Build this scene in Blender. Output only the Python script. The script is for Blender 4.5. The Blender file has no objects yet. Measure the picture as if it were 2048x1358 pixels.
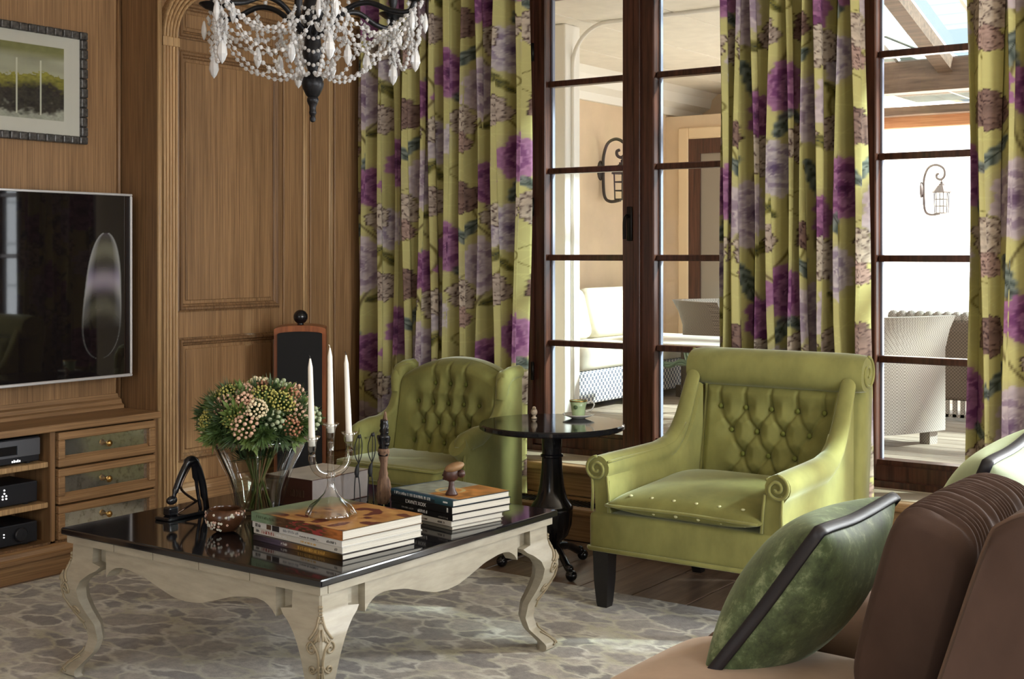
import bpy, bmesh, math, random
import numpy as np
from mathutils import Vector, Matrix

R = math.radians
PI = math.pi
rnd = random.Random(7)
scene = bpy.context.scene
COL = scene.collection

# ------------------------------------------------------------------ camera
cam_data = bpy.data.cameras.new('camera')
cam_data.sensor_width = 36.0
cam_data.lens = 45.21
cam_data.shift_y = -0.085
cam_data.clip_start = 0.05
camera = bpy.data.objects.new('camera', cam_data)
COL.objects.link(camera)
camera.location = (0, 0, 1.4)
camera.rotation_euler = (R(90), 0, R(35.37))
scene.camera = camera

# ------------------------------------------------------------------ daylight
world = bpy.data.worlds.new('daylight_sky')
scene.world = world
world.use_nodes = True
bg = world.node_tree.nodes['Background']
bg.inputs['Color'].default_value = (0.88, 0.94, 1.0, 1)
bg.inputs['Strength'].default_value = 1.9

sun_data = bpy.data.lights.new('sun', 'SUN')
sun_data.energy = 21.0
sun_data.angle = R(4)
sun_data.color = (1.0, 0.95, 0.86)
sun = bpy.data.objects.new('sun', sun_data)
COL.objects.link(sun)
sun.rotation_euler = Vector((0.72, 0.42, 0.56)).to_track_quat('Z', 'Y').to_euler()

def window_daylight(name, loc, target, sx, sy, power, color=(0.95, 0.98, 1.0)):
    d = bpy.data.lights.new(name, 'AREA')
    d.shape = 'RECTANGLE'; d.size = sx; d.size_y = sy
    d.energy = power; d.color = color
    o = bpy.data.objects.new(name, d)
    COL.objects.link(o)
    o.location = loc
    o.rotation_euler = (Vector(loc) - Vector(target)).to_track_quat('Z', 'Y').to_euler()
    return o

# daylight through the three tall windows of the wall behind and beside the camera and the third terrace door
window_daylight('window_daylight', (2.83, 3.2, 1.75), (0, 3.2, 1.5), 1.5, 2.3, 125)
window_daylight('window_daylight', (2.83, 0.4, 1.75), (0, 0.4, 1.5), 1.5, 2.3, 65)
window_daylight('window_daylight', (-1.6, -2.85, 1.75), (-1.6, 0, 1.5), 1.5, 2.3, 28)
window_daylight('window_daylight', (0.45, 6.25, 1.6), (0.45, 4.0, 1.4), 1.3, 2.3, 430)
for px_ in (-3.345, -1.497):
    p_ = window_daylight('window_portal', (px_, 6.02, 1.6), (px_, 0, 1.6), 1.4, 2.45, 1)
    p_.data.cycles.is_portal = True

vs = scene.view_settings
vs.view_transform = 'Standard'
vs.look = 'None'
vs.gamma = 1.0
vs.use_curve_mapping = False
vs.exposure = 0.5
try:
    scene.cycles.use_denoising = True
    scene.cycles.max_bounces = 10
    scene.cycles.diffuse_bounces = 5
    scene.cycles.glossy_bounces = 5
    scene.cycles.transmission_bounces = 10
    scene.cycles.transparent_max_bounces = 24
    scene.cycles.caustics_reflective = False
    scene.cycles.caustics_refractive = False
    scene.cycles.sample_clamp_indirect = 6.0
except Exception:
    pass

# ------------------------------------------------------------------ geometry helpers
def join(parts):
    V, F = [], []
    for v, f in parts:
        n = len(V)
        V.extend(v)
        F.extend([tuple(i + n for i in q) for q in f])
    return V, F

def xf(vf, M):
    return [tuple(M @ Vector(p)) for p in vf[0]], vf[1]

def mv(vf, x=0, y=0, z=0):
    return [(p[0] + x, p[1] + y, p[2] + z) for p in vf[0]], vf[1]

def rot(vf, axis, deg):
    return xf(vf, Matrix.Rotation(R(deg), 4, axis))

def mirx(vf):
    return [(-p[0], p[1], p[2]) for p in vf[0]], [tuple(reversed(f)) for f in vf[1]]

def box(x0, x1, y0, y1, z0, z1):
    v = [(x0, y0, z0), (x1, y0, z0), (x1, y1, z0), (x0, y1, z0), (x0, y0, z1), (x1, y0, z1), (x1, y1, z1), (x0, y1, z1)]
    f = [(0, 3, 2, 1), (4, 5, 6, 7), (0, 1, 5, 4), (1, 2, 6, 5), (2, 3, 7, 6), (3, 0, 4, 7)]
    return v, f

def rbox(x0, x1, y0, y1, z0, z1, r=0.01, seg=2):
    bm = bmesh.new()
    bmesh.ops.create_cube(bm, size=1.0)
    for v in bm.verts:
        v.co = Vector(((x0 + x1) / 2 + v.co.x * (x1 - x0), (y0 + y1) / 2 + v.co.y * (y1 - y0), (z0 + z1) / 2 + v.co.z * (z1 - z0)))
    bmesh.ops.bevel(bm, geom=bm.edges[:], offset=r, segments=seg, affect='EDGES', profile=0.5, clamp_overlap=True)
    bm.verts.index_update()
    out = [tuple(v.co) for v in bm.verts], [tuple(v.index for v in f.verts) for f in bm.faces]
    bm.free()
    return out

def lathe(prof, seg=24, cx=0, cy=0, cap=True, mod=None):
    V, F = [], []
    n = len(prof)
    for j, (r, z) in enumerate(prof):
        for i in range(seg):
            a = 2 * PI * i / seg
            rr = r * (mod(a, z) if mod else 1)
            V.append((cx + rr * math.cos(a), cy + rr * math.sin(a), z))
    for j in range(n - 1):
        for i in range(seg):
            k = (i + 1) % seg
            F.append((j * seg + i, j * seg + k, (j + 1) * seg + k, (j + 1) * seg + i))
    if cap:
        if prof[0][0] > 1e-5: F.append(tuple(reversed(range(seg))))
        if prof[-1][0] > 1e-5: F.append(tuple((n - 1) * seg + i for i in range(seg)))
    return V, F

def tube(pts, r, seg=8, closed=False, flat=1.0, cap=True):
    P = [Vector(p) for p in pts]
    n = len(P)
    V, F = [], []
    up = None
    for i in range(n):
        a = P[i - 1] if (i > 0 or closed) else P[i]
        b = P[(i + 1) % n] if (i < n - 1 or closed) else P[i]
        t = (b - a)
        if t.length < 1e-9: t = Vector((0, 0, 1))
        t.normalize()
        if up is None:
            up = Vector((0, 0, 1)) if abs(t.z) < 0.9 else Vector((1, 0, 0))
        s = t.cross(up)
        if s.length < 1e-6: s = t.cross(Vector((0, 1, 0)))
        s.normalize()
        up = s.cross(t).normalized()
        rr = r[i] if isinstance(r, (list, tuple)) else r
        for k in range(seg):
            an = 2 * PI * k / seg
            V.append(tuple(P[i] + s * (math.cos(an) * rr) + up * (math.sin(an) * rr * flat)))
    m = n if closed else n - 1
    for i in range(m):
        for k in range(seg):
            a, b = i * seg, ((i + 1) % n) * seg
            F.append((a + k, a + (k + 1) % seg, b + (k + 1) % seg, b + k))
    if cap and not closed:
        F.append(tuple(reversed(range(seg))))
        F.append(tuple((n - 1) * seg + k for k in range(seg)))
    return V, F

def loft(sections, closed=True, caps=True):
    V, F = [], []
    m = len(sections[0])
    for s in sections: V.extend([tuple(p) for p in s])
    for j in range(len(sections) - 1):
        for i in range(m if closed else m - 1):
            k = (i + 1) % m
            F.append((j * m + i, j * m + k, (j + 1) * m + k, (j + 1) * m + i))
    if caps and closed:
        F.append(tuple(reversed(range(m))))
        F.append(tuple((len(sections) - 1) * m + i for i in range(m)))
    return V, F

def prism(poly, axis, a, b):
    """poly: 2-D outline; axis: 'x' -> (y,z) outline pushed from x=a to x=b, and so on"""
    def pt(p, t):
        return (t, p[0], p[1]) if axis == 'x' else ((p[0], t, p[1]) if axis == 'y' else (p[0], p[1], t))
    return loft([[pt(p, a) for p in poly], [pt(p, b) for p in poly]])

def sphere(c, r, su=12, sv=8, sc=(1, 1, 1)):
    V = [(c[0], c[1], c[2] - r * sc[2])]
    F = []
    for j in range(1, sv):
        t = -PI / 2 + PI * j / sv
        for i in range(su):
            a = 2 * PI * i / su
            V.append((c[0] + r * sc[0] * math.cos(t) * math.cos(a), c[1] + r * sc[1] * math.cos(t) * math.sin(a), c[2] + r * sc[2] * math.sin(t)))
    V.append((c[0], c[1], c[2] + r * sc[2]))
    for i in range(su):
        F.append((0, 1 + (i + 1) % su, 1 + i))
        F.append((len(V) - 1, 1 + (sv - 2) * su + i, 1 + (sv - 2) * su + (i + 1) % su))
    for j in range(sv - 2):
        for i in range(su):
            k = (i + 1) % su
            F.append((1 + j * su + i, 1 + j * su + k, 1 + (j + 1) * su + k, 1 + (j + 1) * su + i))
    return V, F

def octa(c, r, h=None):
    h = h or r
    x, y, z = c
    V = [(x, y, z - h)] + [(x + r * math.cos(a), y + r * math.sin(a), z) for a in (0, PI / 3, 2 * PI / 3, PI, 4 * PI / 3, 5 * PI / 3)] + [(x, y, z + h)]
    F = []
    for i in range(6):
        k = 1 + (i + 1) % 6
        F.append((0, k, 1 + i)); F.append((7, 1 + i, k))
    return V, F

def gridmesh(P):
    """P: array (nv,nu,3) -> mesh"""
    nv, nu = P.shape[:2]
    V = [tuple(p) for p in P.reshape(-1, 3).tolist()]
    F = []
    for j in range(nv - 1):
        b = j * nu
        F.extend([(b + i, b + i + 1, b + nu + i + 1, b + nu + i) for i in range(nu - 1)])
    return V, F

def arc(cx, cy, r, a0, a1, n):
    return [(cx + r * math.cos(R(a0 + (a1 - a0) * i / n)), cy + r * math.sin(R(a0 + (a1 - a0) * i / n))) for i in range(n + 1)]

def smooth_path(pts, n=8):
    P = [Vector(p) for p in pts]
    out = []
    for i in range(len(P) - 1):
        p0 = P[max(i - 1, 0)]; p1 = P[i]; p2 = P[i + 1]; p3 = P[min(i + 2, len(P) - 1)]
        for k in range(n):
            t = k / n
            out.append(0.5 * ((2 * p1) + (p2 - p0) * t + (2 * p0 - 5 * p1 + 4 * p2 - p3) * t * t + (3 * p1 - p0 - 3 * p2 + p3) * t ** 3))
    out.append(P[-1])
    return out

def interp(x, xs, ys):
    return float(np.interp(x, xs, ys))

# ------------------------------------------------------------------ object helpers
def mk(name, vf, mat, parent=None, smooth=False, normals=True, cols=None, loc=None, angle=None):
    me = bpy.data.meshes.new(name)
    me.from_pydata(vf[0], [], vf[1])
    if cols is not None:
        at = me.color_attributes.new('Col', 'FLOAT_COLOR', 'POINT')
        c = np.ones((len(vf[0]), 4), dtype=np.float32)
        c[:, :3] = cols
        at.data.foreach_set('color', c.ravel())
    if normals:
        bm = bmesh.new(); bm.from_mesh(me)
        bmesh.ops.recalc_face_normals(bm, faces=bm.faces[:])
        bm.to_mesh(me); bm.free()
    if smooth:
        me.polygons.foreach_set('use_smooth', [True] * len(me.polygons))
        if angle:
            try: me.set_sharp_from_angle(angle=R(angle))
            except Exception: pass
    me.materials.append(mat)
    o = bpy.data.objects.new(name, me)
    COL.objects.link(o)
    if parent: o.parent = parent
    if loc: o.location = loc
    return o

def tag(o, label, cat, group=None):
    o['label'] = label; o['category'] = cat
    if group: o['group'] = group
    return o

def thing(name, label, cat, loc=(0, 0, 0), rz=0, group=None):
    o = bpy.data.objects.new(name, None)
    o.empty_display_size = 0.05
    COL.objects.link(o)
    o.location = loc; o.rotation_euler = (0, 0, R(rz))
    return tag(o, label, cat, group)

def struct(name, vf, mat, label=None, **kw):
    o = mk(name, vf, mat, **kw)
    o['kind'] = 'structure'
    if label: o['label'] = label
    return o

def struct_root(name, label=None, loc=(0, 0, 0)):
    o = bpy.data.objects.new(name, None)
    COL.objects.link(o); o.location = loc
    o['kind'] = 'structure'
    if label: o['label'] = label
    return o

def copy_tree(o, parent=None):
    c = o.copy()
    COL.objects.link(c)
    c.parent = parent
    for ch in list(o.children): copy_tree(ch, c)
    return c

def text_mesh(name, txt, size, mat, parent, M, extrude=0.0003):
    cu = bpy.data.curves.new(name, 'FONT')
    cu.body = txt; cu.size = size; cu.extrude = extrude
    cu.align_x = 'CENTER'; cu.align_y = 'CENTER'
    t = bpy.data.objects.new(name, cu)
    COL.objects.link(t)
    dg = bpy.context.evaluated_depsgraph_get()
    me = bpy.data.meshes.new_from_object(t.evaluated_get(dg))
    bpy.data.objects.remove(t); bpy.data.curves.remove(cu)
    me.materials.clear(); me.materials.append(mat)
    me.transform(M)
    o = bpy.data.objects.new(name, me)
    COL.objects.link(o); o.parent = parent
    return o

# ------------------------------------------------------------------ materials
def lin(r, g, b):
    f = lambda c: ((c / 255 + 0.055) / 1.055) ** 2.4 if c / 255 > 0.04045 else c / 255 / 12.92
    return (f(r), f(g), f(b))

class NT:
    def __init__(s, name):
        s.m = bpy.data.materials.new(name); s.m.use_nodes = True
        s.t = s.m.node_tree; s.N = s.t.nodes; s.L = s.t.links
        s.p = s.N['Principled BSDF']; s.out = s.N['Material Output']
    def n(s, kind, **kw):
        x = s.N.new(kind)
        for k, v in kw.items(): setattr(x, k, v)
        return x
    def link(s, a, b): s.L.new(a, b)
    def coord(s, scale=(1, 1, 1), kind='Object', rand=False):
        tc = s.n('ShaderNodeTexCoord'); mp = s.n('ShaderNodeMapping')
        mp.inputs['Scale'].default_value = scale
        if rand:
            oi = s.n('ShaderNodeObjectInfo'); ad = s.n('ShaderNodeVectorMath', operation='ADD')
            mu = s.n('ShaderNodeMath', operation='MULTIPLY'); mu.inputs[1].default_value = 37.0
            s.link(oi.outputs['Random'], mu.inputs[0]); s.link(tc.outputs[kind], ad.inputs[0]); s.link(mu.outputs[0], ad.inputs[1])
            s.link(ad.outputs[0], mp.inputs['Vector'])
        else:
            s.link(tc.outputs[kind], mp.inputs['Vector'])
        return mp.outputs['Vector']
    def noise(s, vec, scale=1.0, detail=4, rough=0.55):
        x = s.n('ShaderNodeTexNoise'); x.inputs['Scale'].default_value = scale
        x.inputs['Detail'].default_value = detail; x.inputs['Roughness'].default_value = rough
        s.link(vec, x.inputs['Vector'])
        return x.outputs['Fac']
    def ramp(s, fac, stops):
        x = s.n('ShaderNodeValToRGB')
        e = x.color_ramp.elements
        while len(e) < len(stops): e.new(0.5)
        for el, (p, c) in zip(e, stops):
            el.position = p; el.color = (*c, 1)
        s.link(fac, x.inputs['Fac'])
        return x.outputs['Color']
    def mix(s, fac, a, b, mode='MIX'):
        x = s.n('ShaderNodeMix', data_type='RGBA', blend_type=mode)
        if isinstance(fac, (int, float)): x.inputs[0].default_value = fac
        else: s.link(fac, x.inputs[0])
        for sock, v in ((x.inputs[6], a), (x.inputs[7], b)):
            if isinstance(v, tuple): sock.default_value = (*v, 1)
            else: s.link(v, sock)
        return x.outputs[2]
    def bump(s, h, strength=0.2, dist=0.01):
        b = s.n('ShaderNodeBump'); b.inputs['Strength'].default_value = strength; b.inputs['Distance'].default_value = dist
        s.link(h, b.inputs['Height']); s.link(b.outputs['Normal'], s.p.inputs['Normal'])
    def set(s, **kw):
        for k, v in kw.items():
            k = k.replace('_', ' ')
            i = s.p.inputs[k]
            if isinstance(v, bpy.types.NodeSocket): s.link(v, i)
            elif isinstance(v, tuple): i.default_value = (*v, 1)
            else: i.default_value = v
        return s

def plain(name, col, rough=0.5, metal=0.0, var=0.0, vscale=30, bump=0.0, bscale=200, spec=0.5, **kw):
    t = NT(name)
    if var:
        f = t.noise(t.coord(), vscale, 4)
        a = tuple(c * (1 - var) for c in col); b = tuple(min(1, c * (1 + var)) for c in col)
        t.set(Base_Color=t.ramp(f, [(0.3, a), (0.7, b)]))
    else:
        t.set(Base_Color=col)
    t.set(Roughness=rough, Metallic=metal)
    t.p.inputs['Specular IOR Level'].default_value = spec
    for k, v in kw.items(): t.set(**{k: v})
    if bump: t.bump(t.noise(t.coord(), bscale, 3), bump, 0.004)
    return t.m

def wood(name, dark, light, axis='z', rough=0.45, fine=120, rand=True, bump=0.12):
    t = NT(name)
    sc = {'x': (2.2, fine, fine), 'y': (fine, 2.2, fine), 'z': (fine, fine, 2.2)}[axis]
    s2 = {'x': (0.6, 7, 7), 'y': (7, 0.6, 7), 'z': (7, 7, 0.6)}[axis]
    f = t.noise(t.coord(sc, rand=rand), 1.0, 5, 0.65)
    g = t.noise(t.coord(s2, rand=rand), 1.0, 3, 0.5)
    c1 = t.ramp(f, [(0.32, dark), (0.68, light)])
    c2 = t.ramp(g, [(0.3, (0.84, 0.83, 0.82)), (0.7, (1.10, 1.09, 1.08))])
    t.set(Base_Color=t.mix(1.0, c1, c2, 'MULTIPLY'), Roughness=rough)
    t.bump(f, bump, 0.003)
    return t.m

def velvet(name, col, sheen=0.5, var=0.18, rough=0.75, tint=None):
    t = NT(name)
    f = t.noise(t.coord((5, 5, 3)), 1.6, 4, 0.6)
    a = tuple(c * (1 - var) for c in col); b = tuple(c * (1 + var) for c in col)
    t.set(Base_Color=t.ramp(f, [(0.3, a), (0.7, b)]), Roughness=rough)
    t.p.inputs['Sheen Weight'].default_value = sheen
    t.p.inputs['Sheen Roughness'].default_value = 0.35
    t.p.inputs['Sheen Tint'].default_value = (*(tint or tuple(min(1, c * 2 + 0.1) for c in col)), 1)
    t.p.inputs['Specular IOR Level'].default_value = 0.15
    t.bump(t.noise(t.coord(), 420, 2), 0.12, 0.002)
    return t.m

def attr_mat(name, rough=0.7, emit=0.0, translucent=0.0, spec=0.3, coat=0.0):
    t = NT(name)
    a = t.n('ShaderNodeAttribute'); a.attribute_name = 'Col'
    t.set(Base_Color=a.outputs['Color'], Roughness=rough)
    t.p.inputs['Specular IOR Level'].default_value = spec
    if coat: t.p.inputs['Coat Weight'].default_value = coat
    if emit:
        t.link(a.outputs['Color'], t.p.inputs['Emission Color'])
        t.p.inputs['Emission Strength'].default_value = emit
    if translucent:
        tr = t.n('ShaderNodeBsdfTranslucent'); t.link(a.outputs['Color'], tr.inputs['Color'])
        mx = t.n('ShaderNodeMixShader'); mx.inputs[0].default_value = translucent
        t.link(t.p.outputs[0], mx.inputs[1]); t.link(tr.outputs[0], mx.inputs[2]); t.link(mx.outputs[0], t.out.inputs['Surface'])
    return t.m

def thin_glass(name, tint=(1, 1, 1), ior=1.45, gain=1.0, rough=0.02):
    t = NT(name)
    tr = t.n('ShaderNodeBsdfTransparent'); tr.inputs['Color'].default_value = (*tint, 1)
    gl = t.n('ShaderNodeBsdfGlossy'); gl.inputs['Roughness'].default_value = rough
    fr = t.n('ShaderNodeFresnel'); fr.inputs['IOR'].default_value = ior
    mu = t.n('ShaderNodeMath', operation='MULTIPLY'); mu.inputs[1].default_value = gain; mu.use_clamp = True
    ge = t.n('ShaderNodeNewGeometry'); iv = t.n('ShaderNodeMath', operation='SUBTRACT'); iv.inputs[0].default_value = 1.0
    t.link(ge.outputs['Backfacing'], iv.inputs[1])
    m2 = t.n('ShaderNodeMath', operation='MULTIPLY'); t.link(fr.outputs[0], m2.inputs[0]); t.link(iv.outputs[0], m2.inputs[1])
    t.link(m2.outputs[0], mu.inputs[0])
    mx = t.n('ShaderNodeMixShader')
    t.link(mu.outputs[0], mx.inputs[0]); t.link(tr.outputs[0], mx.inputs[1]); t.link(gl.outputs[0], mx.inputs[2])
    t.link(mx.outputs[0], t.out.inputs['Surface'])
    return t.m

OAK_D, OAK_L = lin(122, 92, 62), lin(172, 136, 96)
oak_z = wood('oak_vertical', OAK_D, OAK_L, 'z')
oak_y = wood('oak_lengthwise', OAK_D, OAK_L, 'y')
oak_x = wood('oak_crosswise', OAK_D, OAK_L, 'x')
oak_pale = wood('oak_pale', lin(150, 118, 80), lin(206, 172, 126), 'z')
oak_dark_z = wood('oak_dark', lin(98, 72, 48), lin(152, 118, 82), 'z')
floor_wood = wood('floor_plank_wood', lin(98, 80, 68), lin(150, 128, 112), 'y', rough=0.32, fine=30, bump=0.06)
mahogany = wood('door_mahogany', lin(50, 28, 21), lin(100, 62, 48), 'z', rough=0.28, fine=50, bump=0.05)
sill_stone = plain('sill_cream', lin(176, 160, 136), 0.4, var=0.06, vscale=6)
plaster_in = plain('plaster_warm', lin(208, 196, 176), 0.85, var=0.03, vscale=5, bump=0.05, bscale=90)
black_gloss = plain('black_lacquer', (0.008, 0.008, 0.010), 0.16)
black_wood = plain('black_stained_wood', (0.010, 0.009, 0.010), 0.35, var=0.2)
black_matt = plain('black_matt', (0.012, 0.012, 0.013), 0.6)
iron_black = plain('black_iron', (0.012, 0.012, 0.014), 0.38, metal=0.6, var=0.3, vscale=60, bump=0.2, bscale=160)
chrome = plain('brushed_aluminium', (0.66, 0.66, 0.67), 0.4, metal=0.45)
brass = plain('aged_brass', lin(196, 160, 96), 0.3, metal=1.0, var=0.15)
white_plaster = plain('white_plaster', lin(240, 238, 232), 0.8, bump=0.04, bscale=60)
# ================================================================== THE SETTING
# ---- floor: planks laid along y
floor_root = struct_root('floor', 'grey-brown wide wooden plank floor')
mk('subfloor', box(-5.4, 2.8, -2.9, 5.9, -0.12, -0.022), black_matt, floor_root)
plank_len, plank_w = 1.62, 0.25
plank_mesh = {}
y_lo, y_hi = -2.75, 5.26
for ix in range(-20, 11):
    x0 = ix * plank_w + 0.11
    if x0 < -5.0 or x0 > 2.55: continue
    off = ((ix * 0.618) % 1.0) * plank_len
    y = y_lo - off
    while y < y_hi:
        a, b = max(y, y_lo), min(y + plank_len, y_hi)
        if b - a > 0.1:
            key = round(b - a, 3)
            if key not in plank_mesh:
                o = mk('plank', rbox(0, plank_w - 0.004, 0, b - a - 0.004, -0.022, 0, 0.0025, 1), floor_wood, floor_root)
                plank_mesh[key] = o.data
            else:
                o = bpy.data.objects.new('plank', plank_mesh[key]); COL.objects.link(o); o.parent = floor_root
            o.location = (x0, a, 0)
        y += plank_len

# ---- ceiling and plain walls behind and beside the camera
struct('ceiling', box(-5.4, 2.8, -2.9, 6.0, 3.12, 3.3), plaster_in)
def wall_with_windows(name, axis, pos, thick, a0, a1, z1, holes, mat, label):
    """holes: (lo, hi, zlo, zhi) along the wall"""
    parts = []
    def b(lo, hi, z0, zz):
        if hi - lo < 1e-4 or zz - z0 < 1e-4: return
        parts.append(box(pos, pos + thick, lo, hi, z0, zz) if axis == 'x' else box(lo, hi, pos, pos + thick, z0, zz))
    cur = a0
    for lo, hi, zl, zh in holes:
        b(cur, lo, 0, z1); b(lo, hi, 0, zl); b(lo, hi, zh, z1); cur = hi
    b(cur, a1, 0, z1)
    return struct(name, join(parts), mat, label)
wall_with_windows('wall_right', 'x', 2.6, 0.18, -2.9, 6.0, 3.12, [(-0.4, 1.2, 0.5, 2.95), (2.4, 4.0, 0.5, 2.95)], plaster_in, 'warm plaster wall with two tall windows')
wall_with_windows('wall_back', 'y', -2.9, 0.15, -5.4, 2.6, 3.12, [(-2.4, -0.8, 0.5, 2.95)], plaster_in, 'warm plaster wall behind the seating')
def plain_window(name, axis, pos, lo, hi, z0, z1):
    def b(l, h, a, c, t=0.05):
        return box(pos, pos + t, l, h, a, c) if axis == 'x' else box(l, h, pos, pos + t, a, c)
    w = struct_root(name, 'dark wooden window with four crossbars')
    mk('window_frame', join([b(lo, lo + .07, z0, z1), b(hi - .07, hi, z0, z1), b(lo + .07, hi - .07, z0, z0 + .08), b(lo + .07, hi - .07, z1 - .08, z1),
        b((lo + hi) / 2 - .05, (lo + hi) / 2 + .05, z0 + .08, z1 - .08)]), mahogany, w)
    for k in range(1, 5):
        z = z0 + .08 + (z1 - z0 - .16) * k / 5
        for l, h in ((lo + .07, (lo + hi) / 2 - .05), ((lo + hi) / 2 + .05, hi - .07)):
            mk('muntin', b(l, h, z - .017, z + .017, .035), mahogany, w)
plain_window('window_1', 'x', 2.66, -0.4, 1.2, 0.5, 2.95)
plain_window('window_2', 'x', 2.66, 2.4, 4.0, 0.5, 2.95)
plain_window('window_3', 'y', -2.82, -2.4, -0.8, 0.5, 2.95)

# ---- panelled wall with the television niche
wl = struct('wall_left', join([box(-5.4, -5.16, -2.75, 4.0, 0, 3.12), box(-5.4, -4.93, 4.0, 5.75, 0, 3.12)]), oak_z, 'oak veneered wall with a shallow niche and framed panels')
def moulding(path, name, parent, mat, w=0.034, h=0.02, closed=False):
    """stepped strip swept along a path in the plane x = const; path points (y, z)"""
    prof = [(0, 0), (0, h * .45), (w * .2, h * .6), (w * .3, h), (w * .55, h), (w * .7, h * .55), (w * .85, h * .5), (w, h * .2), (w, 0)]
    n = len(path); secs = []
    for i in range(n):
        p = Vector(path[i]); q = Vector(path[(i + 1) % n]); o = Vector(path[i - 1])
        if closed or 0 < i < n - 1:
            t1 = (p - o).normalized(); t2 = (q - p).normalized()
            n1 = Vector((-t1.y, t1.x)); n2 = Vector((-t2.y, t2.x))
            m = (n1 + n2); m = m / max(1e-6, m.length) ; m = m / max(0.3, m.dot(n1))
        else:
            t = (q - p).normalized() if i == 0 else (p - o).normalized()
            m = Vector((-t.y, t.x))
        secs.append([(hh, p.x + m.x * ww, p.y + m.y * ww) for ww, hh in prof])
    if closed: secs.append(secs[0])
    return mk(name, loft(secs, closed=True, caps=not closed), mat, parent)
def framed_panel(y0, y1, z0, z1, parent, x):
    o = moulding([(y0, z0), (y1, z0), (y1, z1), (y0, z1)], 'panel_moulding', parent, oak_dark_z, 0.04, 0.022, True)
    o.location = (x, 0, 0)
    p = mk('panel', rbox(x, x + 0.008, y0 + .055, y1 - .055, z0 + .055, z1 - .055, 0.004, 1), oak_z, parent)
framed_panel(4.135, 4.815, 1.11, 2.385, wl, -4.93)
framed_panel(4.135, 4.815, 0.385, 0.985, wl, -4.93)
framed_panel(4.135, 4.815, 2.44, 2.62, wl, -4.93)
for ya, yb in ((4.845, 4.985), (5.045, 5.19), (5.235, 5.7)):
    mk('panel', rbox(-4.93, -4.918, ya, yb, 0.30, 3.05, 0.004, 1), oak_z, wl)
for yc in (5.012, 5.21):
    mk('bead_moulding', join([tube([(-4.925, yc - .012, 0.28), (-4.925, yc - .012, 3.1)], .010, 8), tube([(-4.93, yc + .010, 0.28), (-4.93, yc + .010, 3.1)], .007, 8)]), oak_pale, wl, smooth=True)
# niche edge, back moulding above the cabinet, corner bead
mk('niche_return', rbox(-5.16, -4.885, 3.985, 4.0, 0.0, 3.1, 0.003, 1), oak_dark_z, wl)
mk('corner_bead', tube([(-5.152, 3.972, 0.7), (-5.152, 3.972, 3.1)], .010, 8), oak_dark_z, wl, smooth=True)
mk('edge_bead', tube([(-4.882, 3.995, 0), (-4.882, 3.995, 3.1)], .012, 10), oak_pale, wl, smooth=True)
mk('ledge_moulding', prism([(-5.16, 0.652), (-5.11, 0.652), (-5.11, .668), (-5.125, .675), (-5.13, .692), (-5.145, .70), (-5.15, .72), (-5.16, .72)], 'y', -1.0, 3.97), oak_y, wl)
bb = struct('baseboard_left', join([prism([(-4.93, 0), (-4.90, 0), (-4.90, .24), (-4.908, .255), (-4.912, .275), (-4.93, .28)], 'y', 4.12, 5.5)]), oak_y, 'oak baseboard below the wall panels')

# ---- fluted surround with a rounded upper corner
surround = struct_root('trim_1', 'fluted oak surround with rounded corner')
NF = 5
def flute_section(o, side):
    """o: origin (y,z); side: unit (y,z) across the width"""
    W = 0.094; pts = []
    pts.append((-4.93, o[0], o[1]))
    for i in range(NF * 8 + 1):
        f = i / (NF * 8)
        u = (f * NF) % 1.0
        hgt = 0.024 + 0.026 * math.sqrt(max(0, 1 - (2 * u - 1) ** 2))
        pts.append((-4.93 + hgt, o[0] + side[0] * W * f, o[1] + side[1] * W * f))
    pts.append((-4.93, o[0] + side[0] * W, o[1] + side[1] * W))
    return pts
mk('fluted_pilaster', loft([flute_section((4.02, z), (1, 0)) for z in (0.0, 2.385)]), oak_pale, surround, smooth=True, angle=40)
mk('pilaster_block', rbox(-4.93, -4.878, 4.016, 4.118, 2.385, 2.43, 0.004, 2), oak_pale, surround)
RO = 0.32
sec = [flute_section((4.02 + RO - RO * math.cos(a), 2.43 + RO * math.sin(a)), (math.cos(a), -math.sin(a))) for a in [PI / 2 * k / 14 for k in range(15)]]
sec.append(flute_section((5.6, 2.43 + RO), (0, -1)))
mk('fluted_arch', loft(sec), oak_pale, surround, smooth=True, angle=40)

# ---- terrace wall with three double doors on a two-step wooden plinth
DOORS = (-3.345, -1.497, 0.45)
hol = [(c - .755, c + .755, .315, 2.93) for c in DOORS]
wall_with_windows('wall_front', 'y', 5.78, 0.26, -5.4, 2.6, 3.12, hol, plaster_in, 'plaster wall with tall terrace doors')
t2 = struct_root('trim_2', 'oak step with a dark ventilation grille along the terrace wall')
mk('step_body', join([box(-4.9, 2.6, 5.275, 5.52, 0.0, 0.125)]), oak_x, t2)
mk('step_nosing', rbox(-4.9, 2.6, 5.25, 5.32, 0.125, 0.158, 0.008, 2), oak_x, t2)
mk('step_back', box(-4.9, 2.6, 5.46, 5.52, 0.125, 0.158), oak_x, t2)
mk('grille_tray', box(-4.9, 2.6, 5.32, 5.46, 0.125, 0.142), black_matt, t2)
gr = mk('grille_slats', join([box(-4.88 + .022 * i, -4.868 + .022 * i, 5.325, 5.455, 0.142, 0.155) for i in range(240)]), iron_black, t2)
gr['kind'] = 'stuff'
t3 = struct_root('trim_3', 'upper oak step with cream sill under the terrace doors')
mk('upper_riser', join([box(-4.9, 2.6, 5.54, 5.78, 0.158, 0.272)]), oak_x, t3)
mk('upper_nosing', rbox(-4.9, 2.6, 5.52, 5.575, 0.272, 0.312, 0.008, 2), oak_x, t3)
mk('sill_board', rbox(-4.9, 2.6, 5.57, 5.80, 0.272, 0.316, 0.004, 2), sill_stone, t3)

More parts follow.
